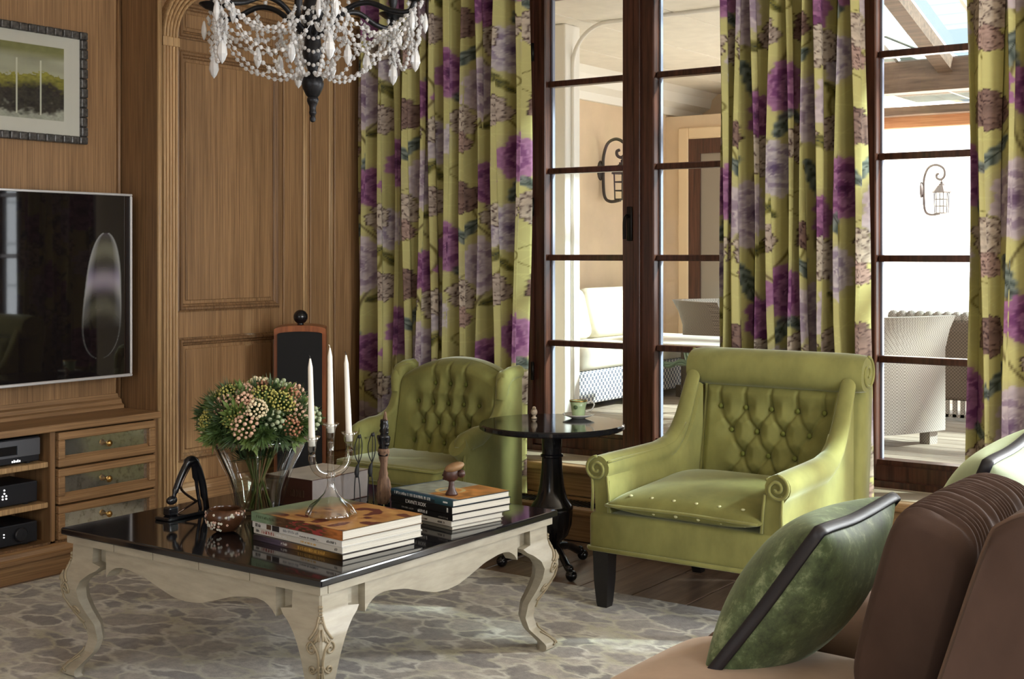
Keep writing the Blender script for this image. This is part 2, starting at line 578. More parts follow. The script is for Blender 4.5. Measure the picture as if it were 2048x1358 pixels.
ZP = [0.438, 0.904, 1.372, 1.846, 2.322, 2.79]
glass_pane = thin_glass('window_glass', (0.985, 0.99, 0.985), 1.5, 0.9)
steel_dark = plain('dark_bronze', (0.03, 0.027, 0.025), 0.35, metal=0.9)
spacer = plain('glazing_spacer', lin(150, 156, 176), 0.4)
for n, c in enumerate(DOORS):
    d = struct_root('door_%d' % (n + 1), 'dark mahogany double terrace door with five panes in each leaf', (c, 5.9, 0))
    mk('door_frame', join([box(-.755, -.655, -.07, .07, .315, 2.93), box(.655, .755, -.07, .07, .315, 2.93), box(-.655, .655, -.07, .07, 2.86, 2.93), box(-.655, .655, -.07, .07, .315, .345),
        rbox(-.775, -.725, -.095, -.07, .315, 2.95, .005, 1), rbox(.725, .775, -.095, -.07, .315, 2.95, .005, 1)]), mahogany, d)
    for s, (x0, g0, g1, x1) in ((0, (-.66, -.581, -.095, -.002)), (1, (.002, .094, .58, .66))):
        leaf = mk('door_leaf', join([rbox(x0, g0, -.055, .045, .345, 2.86, .006, 1), rbox(g1, x1, -.055, .045, .345, 2.86, .006, 1),
            box(g0, g1, -.05, .042, .345, .415), box(g0, g1, -.035, .042, .415, ZP[0]), box(g0, g1, -.05, .042, ZP[5], 2.86)]), mahogany, d)
        for k in range(1, 5):
            mk('muntin', rbox(g0, g1, -.03, .03, ZP[k] - .016, ZP[k] + .016, .005, 1), mahogany, leaf)
        for k in range(5):
            z0, z1 = ZP[k] + (.016 if k else 0), ZP[k + 1] - (.016 if k < 4 else 0)
            mk('pane', box(g0, g1, -.003, .003, z0, z1), glass_pane, leaf)
        mk('glazing_bead', join([box(g0 + .001, g0 + .010, .004, .028, ZP[0], ZP[5]), box(g1 - .010, g1 - .001, .004, .028, ZP[0], ZP[5])]), spacer, leaf)
        if s == 0:
            h = mk('door_handle', join([rbox(-.062, -.030, -.066, -.055, 1.46, 1.64, .005, 2), tube(smooth_path([(-.046, -.06, 1.59), (-.046, -.095, 1.59), (-.052, -.105, 1.56), (-.055, -.10, 1.47)], 4), [.009] * 13, 8)]), steel_dark, leaf, smooth=True, angle=40)
    mk('astragal', rbox(-.022, .022, -.07, -.05, .36, 2.85, .006, 2), mahogany, d)
    for z in (.75, 1.65, 2.5):
        mk('hinge', tube([(-.652, -.075, z - .05), (-.652, -.075, z + .05)], .009, 8), steel_dark, d, smooth=True)

# ---- rug
t = NT('rug_wool')
v0 = t.coord((1.0, 1.5, 1))
nz = t.n('ShaderNodeTexNoise'); nz.inputs['Scale'].default_value = 6.5; nz.inputs['Detail'].default_value = 4
t.link(v0, nz.inputs['Vector'])
sub = t.n('ShaderNodeVectorMath', operation='SUBTRACT'); sub.inputs[1].default_value = (.5, .5, .5); t.link(nz.outputs['Color'], sub.inputs[0])
scl = t.n('ShaderNodeVectorMath', operation='SCALE'); scl.inputs['Scale'].default_value = 0.24; t.link(sub.outputs[0], scl.inputs[0])
add = t.n('ShaderNodeVectorMath', operation='ADD'); t.link(v0, add.inputs[0]); t.link(scl.outputs[0], add.inputs[1])
vd = t.n('ShaderNodeTexVoronoi', feature='DISTANCE_TO_EDGE'); vd.inputs['Scale'].default_value = 5.6; t.link(add.outputs[0], vd.inputs['Vector'])
vc = t.n('ShaderNodeTexVoronoi', feature='F1'); vc.inputs['Scale'].default_value = 5.6; t.link(add.outputs[0], vc.inputs['Vector'])
sep = t.n('ShaderNodeSeparateColor'); t.link(vc.outputs['Color'], sep.inputs[0])
cell = t.ramp(sep.outputs[0], [(0.0, lin(126, 121, 117)), (0.35, lin(150, 145, 140)), (0.65, lin(162, 156, 146)), (1.0, lin(186, 181, 172))])
fib = t.noise(t.coord((26, 26, 26)), 1.0, 5, 0.7)
cell2 = t.mix(1.0, cell, t.ramp(fib, [(0.3, (0.62, 0.62, 0.64)), (0.7, (1.3, 1.3, 1.28))]), 'MULTIPLY')
vein = t.ramp(t.noise(t.coord((7, 7, 7)), 1.0, 3), [(0.35, lin(186, 184, 156)), (0.65, lin(222, 221, 212))])
edge = t.ramp(vd.outputs['Distance'], [(0.015, (1, 1, 1)), (0.12, (0, 0, 0))])
t.set(Base_Color=t.mix(edge, cell2, vein), Roughness=0.8)
t.p.inputs['Sheen Weight'].default_value = 0.3
t.bump(t.noise(t.coord((160, 160, 160)), 1.0, 2), 0.4, 0.004)
rug_mat = t.m
tag(mk('rug', rbox(-4.80, -0.45, 0.9, 4.53, 0.0005, 0.012, 0.004, 1), rug_mat), 'large grey stone-patterned rug under the coffee table', 'rug')

# ---- curtains
def fabric(s, t_):
    """printed cloth colours at flat cloth coordinates (metres), linear rgb"""
    n = s.size
    C = np.empty((n, 3)); base = np.array(lin(188, 181, 118))
    C[:] = base
    ph = np.sin(s * 9 + 2 * np.sin(t_ * 3.1)) * np.sin(t_ * 5 + 1.3 * np.sin(s * 6))
    C *= (1 + 0.10 * ph)[:, None]
    def blend(m, col):
        m = np.clip(m, 0, 1)[:, None]
        C[:] = C * (1 - m) + np.asarray(col) * m
    def sm(x, w): return np.clip(0.5 - x / w, 0, 1)
    # pale lattice of thin lines
    for a, b, p in ((1, 1, .17), (1, -1, .17), (0, 1, .12)):
        q = np.abs(((a * s + b * t_) / p) % 1.0 - .5) * p
        blend(sm(q - .0025, .004) * .35, lin(206, 204, 132))
    Tw, Th = 0.64, 0.92
    col = np.floor(s / Tw)
    def each(cx, cy):
        for k in (-1, 0, 1):
            c = col + k
            dx = s - c * Tw - cx
            dy = t_ - cy - 0.46 * (c % 2)
            dy = (dy + Th / 2) % Th - Th / 2
            yield dx, dy
    def stem(x0, amp, per, ph0, w, c):
        for dx, dy in each(x0, 0):
            q = np.abs(dx - amp * np.sin(2 * PI * t_ / per + ph0) - .35 * amp * np.sin(2 * PI * t_ / (per * .47) + ph0))
            blend(sm(q - w, .006) * .9, c)
    stem(.10, .07, .92, .4, .0055, lin(104, 92, 34)); stem(.33, .09, .46, 2.0, .004, lin(110, 100, 40)); stem(.50, .06, .92, 3.6, .005, lin(92, 78, 40))
    def leaf(cx, cy, ang, L, W, c1, c2):
        ca, sa = math.cos(ang), math.sin(ang)
        for dx, dy in each(cx, cy):
            u = dx * ca + dy * sa; v = -dx * sa + dy * ca
            wd = W * np.sqrt(np.clip(1 - (u / L) ** 2, 0, 1)) * (1 + .12 * np.sin(u * 160))
            m = sm(np.abs(v) - wd, .008) * (np.abs(u) < L)
            st = .5 + .5 * np.sin(u * 130 + np.abs(v) * 190)
            cc = np.asarray(c1) * (1 - st)[:, None] + np.asarray(c2) * st[:, None]
            mm = np.clip(m, 0, 1)[:, None]
            C[:] = C * (1 - mm) + cc * mm
            blend(sm(np.abs(v) - .002, .003) * (np.abs(u) < L), lin(50, 56, 44))
    def petals(cx, cy, Rr, layers, seed, sq=1.0):
        """painted bloom: layers of overlapping petals; each layer (ring radius, petal radius, count, dark, light, rim)"""
        rg_ = np.random.RandomState(seed)
        pet = []
        for (q, pr, cnt, dk, lt, rim) in layers:
            a0 = rg_.uniform(0, 6.28)
            for i_ in range(cnt):
                an = a0 + 2 * PI * i_ / cnt + rg_.uniform(-.2, .2)
                pet.append((q * Rr * math.cos(an), q * Rr * math.sin(an), an, pr * Rr * rg_.uniform(.85, 1.15), dk, lt, rim, rg_.uniform(0, 6.28)))
        for k in (-1, 0, 1):
            c = col + k
            DX = (s - c * Tw - cx) / sq
            DY = (t_ - cy - 0.46 * (c % 2) + Th / 2) % Th - Th / 2
            idx = np.nonzero(DX * DX + DY * DY < (1.75 * Rr) ** 2)[0]
            if not idx.size: continue
            dx, dy = DX[idx], DY[idx]
            cc = C[idx]
            for (px, py, an, pr, dk, lt, rim, ph0) in pet:
                u, v = dx - px, dy - py
                r = np.hypot(u, v); th = np.arctan2(v, u)
                edge = pr * (1 + .10 * np.sin(5 * th + ph0) + .07 * np.sin(11 * th + 2 * ph0))
                q = r / edge
                m = np.clip((1.04 - q) / .10, 0, 1)
                outw = .5 + .5 * np.clip((u * math.cos(an) + v * math.sin(an)) / pr, -1, 1)
                st = .10 * np.sin(9 * th + 5 * q + ph0)
                f = np.clip(outw + st, 0, 1)[:, None]
                a_ = np.asarray(dk) * (1 - f) + np.asarray(lt) * f
                if rim is not None:
                    e = (np.clip((q - .80) / .10, 0, 1) * np.clip(outw * 1.5 - .25 + .5 * np.sin(7 * th + ph0), 0, 1))[:, None]
                    a_ = a_ * (1 - e) + np.asarray(rim) * e
                mm = m[:, None]
                cc = cc * (1 - mm) + a_ * mm
            C[idx] = cc
    def rose(cx, cy, Rr, dark, mid, light, seed, sq=1.0):
        for dx, dy in each(cx, cy):
            blend(np.clip((Rr * 1.35 - np.hypot(dx / sq, dy)) / .05, 0, 1) * .30, np.asarray(mid) * .75 + .05)
        petals(cx, cy, Rr, [(.62, .50, 7, dark, light, None), (.42, .46, 6, dark, mid, light), (.24, .38, 5, dark, light, None), (.08, .26, 3, dark, mid, light), (.0, .10, 1, dark, dark, None)], seed, sq)
    def carnation(cx, cy, Rr, inner, rim, seed, sq=1.0):
        sh = tuple(.55 * c_ + .10 * d_ for c_, d_ in zip(inner, rim))
        petals(cx, cy, Rr, [(.68, .42, 8, rim, inner, rim), (.40, .42, 6, sh, inner, rim), (.12, .34, 4, sh, inner, rim)], seed, sq)
    gb, gb2 = lin(70, 80, 72), lin(122, 130, 120)
    leaf(.13, .57, 1.2, .085, .026, gb, gb2); leaf(.24, .60, -.7, .08, .024, gb, gb2); leaf(.45, .30, 1.9, .10, .028, gb, gb2)
    leaf(.58, .46, .5, .09, .026, lin(88, 84, 40), lin(130, 124, 62)); leaf(.05, .20, 2.3, .09, .022, lin(86, 84, 38), lin(134, 126, 60)); leaf(.36, .80, .9, .10, .025, gb, gb2)
    rose(.47, .62, .142, lin(104, 80, 104), lin(158, 140, 152), lin(198, 184, 184), 3, .85)
    rose(.10, .36, .112, lin(100, 82, 110), lin(156, 142, 154), lin(196, 186, 184), 5, .9)
    rose(.17, .72, .122, lin(74, 34, 70), lin(122, 68, 112), lin(164, 114, 148), 7, .92)
    rose(.55, .13, .112, lin(72, 34, 68), lin(120, 66, 110), lin(160, 108, 144), 9, .85)
    carnation(.30, .46, .090, lin(204, 188, 168), lin(66, 40, 38), 11)
    carnation(.33, .35, .050, lin(182, 152, 138), lin(62, 36, 34), 12)
    carnation(.60, .88, .090, lin(206, 192, 172), lin(64, 38, 34), 13)
    carnation(.03, .04, .074, lin(188, 170, 154), lin(60, 36, 32), 14)
    carnation(.34, .06, .080, lin(140, 112, 100), lin(54, 30, 30), 15)
    return np.clip(C, 0.004, 0.9)
curtain_mat = attr_mat('printed_curtain_cloth', rough=0.62, translucent=0.22, spec=0.25)
def curtain(name, x0, x1, yc, z0, z1, nf, seed, label, amp=0.068, flare=0.0, nu_per=46):
    rg = np.random.RandomState(seed)
    nu, nz_ = int(nf * nu_per), 430
    p = np.linspace(0, 1, nu)
    wts = rg.uniform(.6, 1.5, nf); edges = np.concatenate([[0], np.cumsum(wts)]); edges /= edges[-1]
    phase = np.interp(p, edges, np.arange(nf + 1)) * 2 * PI
    am = np.interp(p, np.linspace(0, 1, nf + 1), rg.uniform(.65, 1.25, nf + 1)) * amp
    W = x1 - x0
    sk = W / nf * .20
    bx = x0 + W * p + sk * np.sin(2 * phase + .4)
    by = yc + am * np.sin(phase) + .010 * np.sin(3 * phase + 1)
    L = np.concatenate([[0], np.cumsum(np.hypot(np.diff(bx), np.diff(by)))])
    z = np.linspace(z0, z1, nz_)
    h = (z - z0) / (z1 - z0)
    wob = .012 * np.sin(z[:, None] * 2.2 + phase[None] * .5 + seed)
    X = bx[None] + wob + flare * (p[None] - .0) * np.clip(.32 - h, 0, 1)[:, None] * 1.0
    Y = by[None] * np.ones_like(h)[:, None] + .010 * np.sin(z[:, None] * 1.7 + phase[None] * .33) + (.12 * np.clip(.3 - h, 0, 1)[:, None]) * (am[None] * np.sin(phase)[None]) * 4
    Z = np.repeat(z[:, None], nu, 1)
    P = np.stack([X, Y, Z], -1)
    S = np.repeat(L[None], nz_, 0).ravel() * .52 + seed * .37
    cols = fabric(S, Z.ravel() + seed * .21)
    o = mk(name, gridmesh(P), curtain_mat, smooth=True, normals=False, cols=cols)
    so = o.modifiers.new('hem_thickness', 'SOLIDIFY'); so.thickness = 0.0015
    return tag(o, label, 'curtain', 'floral curtains by the terrace doors')
curtain('curtain', -4.90, -3.735, 5.40, 0.17, 3.08, 11, 1, 'lime curtain with purple and cream flowers behind the winged armchair')
curtain('curtain', -2.66, -1.965, 5.40, 0.165, 3.08, 9, 2, 'lime floral curtain hanging directly behind the roll-top armchair', flare=.12, amp=.078)
curtain('curtain', -1.545, -0.95, 5.40, 0.17, 3.08, 6, 4, 'lime floral curtain at the right, rising above the sofa cushions')
# ================================================================== TERRACE OUTSIDE
stucco = plain('beige_stucco', lin(220, 198, 170), 0.9, var=0.06, vscale=4, bump=0.25, bscale=120)
stucco_pale = plain('pale_stucco', lin(234, 229, 220), 0.9, var=0.05, vscale=9, bump=0.3, bscale=150)
deck_wood = wood('deck_board_wood', lin(142, 128, 114), lin(184, 170, 154), 'x', rough=0.6, fine=30)
pergola_wood = wood('pergola_wood', lin(96, 78, 66), lin(140, 116, 98), 'x', rough=0.5, fine=30)
def wicker(name, a, b, sc=55):
    t = NT(name)
    v = t.coord((sc, sc, sc))
    w1 = t.n('ShaderNodeTexChecker'); w1.inputs['Scale'].default_value = 1.0
    w1.inputs['Color1'].default_value = (*a, 1); w1.inputs['Color2'].default_value = (*b, 1)
    t.link(v, w1.inputs['Vector'])
    t.set(Base_Color=w1.outputs['Color'], Roughness=0.7)
    t.bump(w1.outputs['Fac'], 0.5, 0.006)
    return t.m
wicker_brown = wicker('wicker_brown', lin(82, 70, 61), lin(114, 99, 88), 90)
wicker_grey = wicker('wicker_grey', lin(132, 124, 117), lin(172, 165, 157), 110)
wicker_pale = wicker('wicker_pale', lin(96, 100, 116), lin(226, 224, 220), 42)
canvas = plain('cream_canvas', lin(220, 214, 198), 0.9, var=0.05, vscale=5, bump=0.1, bscale=300)

deck = struct_root('floor_terrace', 'pale boarded terrace deck outside the doors')
mk('deck_base', box(-5.7, 3.4, 6.04, 16.5, -0.1, 0.27), stucco_pale, deck)
bl = {}
row = 0
y = 6.05
while y < 12.6:
    for (a, b) in ((-5.5, -2.9), (-2.9, 0.2), (0.2, 3.2)) if row % 2 else ((-5.5, -3.9), (-3.9, -1.2), (-1.2, 3.2)):
        k = round(b - a, 2)
        if k not in bl:
            o = mk('deck_board', rbox(0, k - .004, 0, .138, .272, .30, .003, 1), deck_wood, deck); bl[k] = o.data
        else:
            o = bpy.data.objects.new('deck_board', bl[k]); COL.objects.link(o); o.parent = deck
        o.location = (a, y, 0)
    y += .144; row += 1

wt = struct('wall_terrace', box(-5.7, -5.5, 6.04, 16.5, 0.27, 3.1), stucco, 'beige stucco terrace wall')
mk('cornice', prism([(-5.5, 2.62), (-5.46, 2.62), (-5.44, 2.68), (-5.36, 2.72), (-5.34, 2.80), (-5.28, 2.85), (-5.5, 2.85)], 'y', 6.04, 12.4), white_plaster, wt)
ct = struct_root('ceiling_terrace', 'pale textured ceiling of the covered terrace')
for k in range(4):
    mk('ceiling_panel', rbox(-5.5 + .6 * k, -4.912 + .6 * k, 6.04, 12.4, 2.85, 2.92, .004, 1), stucco_pale, ct)
mk('ceiling_back', box(-5.5, -3.1, 6.04, 12.4, 2.93, 3.0), white_plaster, ct)
# white arch near the doors
ar = struct_root('trim_4', 'white plaster arch of the covered terrace')
mk('arch_column', rbox(-4.53, -4.43, 6.82, 7.0, .30, 2.85, .012, 2), white_plaster, ar)
mk('arch_curve', tube([(-4.425, 6.9, .30)] + [(-4.425 + .26 - .26 * math.cos(a), 6.9, 2.58 + .26 * math.sin(a)) for a in [PI / 2 * k / 12 for k in range(13)]] + [(-3.2, 6.9, 2.84)], .014, 8), white_plaster, ar, smooth=True)
# house wing with the dark framed glazed door
wing = struct('wall_wing', join([box(-5.5, -4.23, 10.1, 10.7, .27, 2.60), box(-5.5, -4.23, 10.7, 16.5, .27, 3.1)]), stucco, 'stucco wing of the house across the terrace')
mk('wing_render', box(-4.23, -4.20, 10.12, 16.5, .30, 3.05), white_plaster, wing)
dw = struct_root('door_4', 'dark framed glazed door in the stucco wing', (-4.88, 10.1, .30))
mk('door_surround', join([rbox(-.47, -.37, -.05, 0, 0, 2.19, .01, 1), rbox(.37, .47, -.05, 0, 0, 2.19, .01, 1), rbox(-.37, .37, -.05, 0, 2.09, 2.19, .01, 1)]), plain('sandstone_surround', lin(232, 208, 174), 0.85), dw)
mk('door_frame', join([box(-.37, -.26, -.04, 0, 0, 2.09), box(.26, .37, -.04, 0, 0, 2.09), box(-.26, .26, -.04, 0, 1.96, 2.09), box(-.26, .26, -.04, 0, 0, .16)]), mahogany, dw)
mk('pane', box(-.26, .26, -.02, -.012, .16, 1.96), plain('grey_door_glass', lin(150, 140, 130), 0.15), dw)

def wall_lantern(label, loc, s=1.0):
    r_ = thing('wall_lantern', label, 'lantern', loc, 0, 'wrought iron lanterns on the terrace walls')
    r_.scale = (s, s, s)
    irn = iron_grey
    mk('back_plate', xf(lathe([(0, 0), (.055, 0), (.05, .012), (.03, .022), (0, .026)], 16), Matrix.Rotation(R(90), 4, 'Y') @ Matrix.Scale(1.5, 4, (1, 0, 0))), irn, r_, smooth=True)
    mk('scroll_arm', tube(smooth_path([(.19, 0, -.245), (.09, 0, -.255), (.035, 0, -.2), (.025, 0, 0), (.03, 0, .12), (.07, 0, .22), (.15, 0, .25), (.225, 0, .21), (.235, 0, .14), (.20, 0, .10), (.16, 0, .115), (.155, 0, .15), (.18, 0, .16)], 6), .013, 8), irn, r_, smooth=True)
    mk('hanger', join([tube([(.205, 0, .10), (.205, 0, .06)], .006, 6), sphere((.205, 0, .07), .014)]), irn, r_, smooth=True)
    mk('lantern_roof', lathe([(.098, -.035), (.10, -.028), (.045, .035), (.03, .045), (.03, .058), (0, .064)], 6, .205, 0), irn, r_)
    cage = []
    for k in range(6):
        a = PI / 3 * k
        cage.append(tube([(.205 + .075 * math.cos(a), .075 * math.sin(a), -.035), (.205 + .068 * math.cos(a), .068 * math.sin(a), -.24)], .0055, 6))
    for z in (-.10, -.17, -.24):
        cage.append(tube([(.205 + .07 * math.cos(PI / 3 * k), .07 * math.sin(PI / 3 * k), z) for k in range(6)], .005, 6, closed=True))
    mk('lantern_cage', join(cage), irn, r_, smooth=True)
    mk('lantern_glass', lathe([(.06, -.238), (.064, -.04)], 6, .205, 0, cap=False), lantern_glass, r_)
    return r_
iron_grey = plain('wrought_iron', lin(62, 54, 52), 0.6, metal=0.0, var=0.25)
lantern_glass = thin_glass('lantern_glass', (.96, .96, .93), 1.4, .8)
wall_lantern('wrought iron lantern on beige wall above the cushioned terrace sofa', (-5.5, 9.0, 2.07))
wall_lantern('wrought iron lantern on the bright white wing wall', (-4.20, 13.15, 2.04))

# cushioned wicker sofa along the stucco wall
so_ = thing('terrace_sofa', 'pale wicker terrace sofa with cream cushions seen through the left door', 'sofa', (-5.05, 8.4, .30))
mk('wicker_base', rbox(-.42, .34, -1.0, 1.0, .05, .28, .02, 2), wicker_pale, so_)
mk('wicker_back', rbox(-.44, -.34, -1.02, 1.02, .05, .66, .02, 2), wicker_pale, so_)
for sx in (-.36, .28):
    for sy in (-.93, .93): mk('leg', box(sx - .03, sx + .03, sy - .03, sy + .03, 0, .05), wicker_pale, so_)
for k in range(2):
    mk('seat_cushion', rbox(-.34, .36, -.98 + .99 * k, .99 * k - .01, .28, .44, .05, 3), canvas, so_, smooth=True)
    mk('back_cushion', xf(rbox(-.09, .09, -.48, .48, 0, .40, .07, 3), Matrix.Translation((-.20, -.49 + .99 * k, .43)) @ Matrix.Rotation(R(-14), 4, 'Y')), canvas, so_, smooth=True)

def wicker_chair(label, loc, rz, mat, group='wicker armchairs on the terrace'):
    c = thing('wicker_armchair', label, 'chair', loc, rz, group)
    secs_o, n = [], 25
    def u_path(hw, d, z, off=0.0):
        pts = []
        for i in range(n):
            f = i / (n - 1) * 2 - 1
            a = f * PI * .5
            x = hw * math.copysign(abs(math.sin(a)) ** .55, a); yy = d * (abs(math.cos(a)) ** .55) * 1.0
            pts.append((x, yy - .30 + (1 - 1) , z))
        return pts
    P = []
    for z, g in ((.08, 0), (.30, 0), (.55, .0), (.66, .03), (.74, .07)):
        o = u_path(.33 + g, .62 + g, z); i_ = [(p[0] * .84, p[1] - .05, p[2]) for p in o]
        P.append(o + i_[::-1])
    mk('wicker_shell', loft(P), mat, c, smooth=True, angle=50)
    mk('seat_base', rbox(-.28, .28, -.28, .24, .08, .36, .02, 2), mat, c)
    mk('seat_cushion', rbox(-.27, .27, -.29, .22, .36, .45, .04, 3), canvas, c, smooth=True)
    for sx in (-.26, .26):
        for sy in (-.24, .24): mk('leg', prism([(sx - .035, sy - .035), (sx + .035, sy - .035), (sx + .035, sy + .035), (sx - .035, sy + .035)], 'z', 0, .09), mat, c)
    return c
wicker_chair('pale wicker armchair seen from behind through the right-hand door', (-2.66, 7.30, .30), 160, wicker_grey)
wicker_chair('brown wicker armchair beside the green iron table on the terrace', (-4.28, 8.85, .30), 60, wicker_brown)
tag(mk('round_cushion', mv(xf(sphere((0, 0, 0), .2, 18, 10, (1, .35, 1)), Matrix.Rotation(R(-12), 4, 'X')), -2.71, 7.19, .97), canvas, smooth=True), 'cream cushion propped in the pale wicker armchair', 'cushion')

ws = thing('wicker_sofa', 'long brown wicker sofa standing with its back to the right-hand door', 'sofa', (-2.0, 8.75, .30))
mk('wicker_back', rbox(-.9, .9, -.3, -.2, .14, .66, .02, 2), wicker_brown, ws)
mk('wicker_seat', rbox(-.9, .9, -.2, .45, .14, .36, .02, 2), wicker_brown, ws)
mk('top_braid', join([sphere((-.9 + .06 * k, -.25, .675), .042, 8, 6) for k in range(31)]), wicker_grey, ws, smooth=True)
mk('lattice_skirt', join([box(-.9 + .05 * k, -.875 + .05 * k, -.29, -.265, .03, .14) for k in range(37)] + [box(-.9, .9, -.29, -.265, .03, .05)]), wicker_grey, ws)
for sx in (-.86, .86):
    for sy in (-.26, .40): mk('leg', box(sx - .03, sx + .03, sy - .03, sy + .03, 0, .14), wicker_brown, ws)

tb = thing('iron_table', 'low terrace table with white top and green scrolled iron legs', 'table', (-3.80, 7.55, .30))
green_iron = plain('green_iron', lin(92, 110, 92), 0.5, metal=0.2, var=0.15)
mk('table_top', rbox(-.40, .40, -.40, .40, .50, .53, .008, 2), plain('white_stone_top', lin(238, 236, 230), 0.3), tb)
for k in range(4):
    a = PI / 4 + PI / 2 * k
    ca, sa = math.cos(a), math.sin(a)
    pr = [(.42, 0.02), (.47, .06), (.44, .12), (.36, .15), (.34, .25), (.43, .36), (.48, .44), (.42, .49), (.35, .46), (.36, .40), (.40, .41)]
    mk('scroll_leg', tube(smooth_path([(r * ca, r * sa, z) for r, z in pr], 5), .017, 8), green_iron, tb, smooth=True)
mk('scroll_rail', join([tube(smooth_path([(-.3, -.36, .36), (-.2, -.36, .44), (-.1, -.36, .38), (0, -.36, .42), (.1, -.36, .38), (.2, -.36, .44), (.3, -.36, .36)], 5), .013, 8), tube([(-.3, -.36, .40), (.3, -.36, .40)], .011, 8),
    tube(smooth_path([(.36, -.3, .36), (.36, -.2, .44), (.36, -.1, .38), (.36, 0, .42), (.36, .1, .38), (.36, .2, .44), (.36, .3, .36)], 5), .013, 8), tube([(.36, -.3, .40), (.36, .3, .40)], .011, 8)]), green_iron, tb, smooth=True)

# pergola with a glass roof
pg = thing('pergola', 'brown timber pergola with glass roof over the open terrace', 'pergola', (0, 0, 0))
roof_glass = thin_glass('roof_glass', (.60, .67, .69), 1.5, 1.2)
mk('main_beam', rbox(-3.1, 3.2, 8.76, 8.92, 2.50, 2.72, .01, 1), pergola_wood, pg)
mk('far_beam', rbox(-4.15, 3.2, 11.2, 11.3, 2.60, 2.68, .008, 1), pergola_wood, pg)
mk('orange_beam', rbox(-4.15, 3.2, 11.31, 11.45, 2.50, 2.62, .008, 1), wood('orange_timber', lin(170, 112, 74), lin(214, 160, 118), 'x'), pg)
mk('ledger', rbox(-3.1, 3.2, 6.05, 6.12, 3.36, 3.50, .006, 1), pergola_wood, pg)
sl = -.28
for k in range(-1, 7):
    x = -2.636 + .95 * k
    if x > 3.1: break
    M_ = [(6.1, 3.36), (8.80, 3.36 + sl * 2.70), (8.80, 3.46 + sl * 2.70), (6.1, 3.46)]
    if k >= 0: mk('rafter', prism(M_, 'x', x - .05, x + .05), pergola_wood, pg)
    if k >= 0: mk('flat_rafter', box(x - .03, x + .03, 8.92, 11.2, 2.62, 2.68), pergola_wood, pg)
    if x + .95 < 3.2:
        for j in range(3):
            xa = x + .055 + j * .29
            if xa < -3.1: continue
            mk('roof_pane', prism([(6.1, 3.475), (8.80, 3.475 + sl * 2.7), (8.80, 3.485 + sl * 2.7), (6.1, 3.485)], 'x', xa, xa + .26), roof_glass, pg)
            if j: mk('glazing_bar', prism([(6.1, 3.46), (8.80, 3.46 + sl * 2.7), (8.80, 3.49 + sl * 2.7), (6.1, 3.49)], 'x', xa - .025, xa - .003), chrome, pg)
        for j in range(2):
            mk('flat_pane', box(x + .035 + .46 * j, x + .475 + .43 * j, 8.92, 11.2, 2.685, 2.692), roof_glass, pg)
for x in (3.05,):
    mk('post', rbox(x - .06, x + .06, 8.78, 8.90, .30, 2.50, .008, 1), pergola_wood, pg)
mk('post', rbox(3.0, 3.12, 11.2, 11.32, .30, 2.60, .008, 1), pergola_wood, pg)
# ================================================================== LEFT WALL FURNITURE
# ---- media cabinet
cb = thing('media_cabinet', 'oak media cabinet with open shelves and three mirrored drawers under the television', 'cabinet', (-5.0, 3.0, 0))
mk('top_board', rbox(-.155, .150, -1.6, .982, .620, .652, .006, 2), oak_y, cb)
mk('carcass', join([box(-.155, -.135, -1.6, .982, .13, .62), box(-.135, .122, .958, .982, .13, .62), box(-.135, .122, .400, .425, .13, .62), box(-.135, .122, -1.6, -1.575, .13, .62), box(-.135, .122, -1.575, .958, .118, .14)]), oak_dark_z, cb)
mk('plinth', join([box(-.155, .140, -1.6, .982, 0, .085), prism([(-.155, .085), (.165, .085), (.165, .10), (.155, .108), (.150, .125), (.138, .132), (-.155, .132)], 'y', -1.6, .982)]), oak_y, cb)
for z in (.288, .464):
    mk('shelf', rbox(-.135, .112, -1.575, .398, z, z + .024, .003, 1), oak_pale, cb)
mirror_old = NT('antique_mirror')
f_ = mirror_old.noise(mirror_old.coord(), 38, 6, .7)
mirror_old.set(Base_Color=mirror_old.ramp(f_, [(0.30, lin(160, 158, 140)), (0.50, lin(224, 223, 212))]), Metallic=0.9, Roughness=mirror_old.n('ShaderNodeValue').outputs[0])
mirror_old.N['Value'].outputs[0].default_value = 0.10
mirror_old = mirror_old.m
for i, (z0, z1) in enumerate(((.142, .290), (.298, .452), (.460, .612))):
    y0, y1 = .432, .956
    fr = .034
    dr = mk('drawer', join([rbox(.02, .140, y0, y1, z0, z0 + fr, .004, 1), rbox(.02, .140, y0, y1, z1 - fr, z1, .004, 1), rbox(.02, .140, y0, y0 + fr, z0 + fr, z1 - fr, .004, 1), rbox(.02, .140, y1 - fr, y1, z0 + fr, z1 - fr, .004, 1),
        prism([(.118, z0 + fr), (.132, z0 + fr), (.118, z0 + fr + .012)], 'y', y0 + fr, y1 - fr)]), oak_y, cb)
    mk('mirror_panel', box(.10, .116, y0 + fr, y1 - fr, z0 + fr, z1 - fr), mirror_old, dr)
    mk('knob', mv(rot(lathe([(.006, 0), (.006, .014), (.013, .020), (.015, .028), (.011, .034), (0, .036)], 14), 'Y', 90), .115, (y0 + y1) / 2, (z0 + z1) / 2), brass, dr, smooth=True)

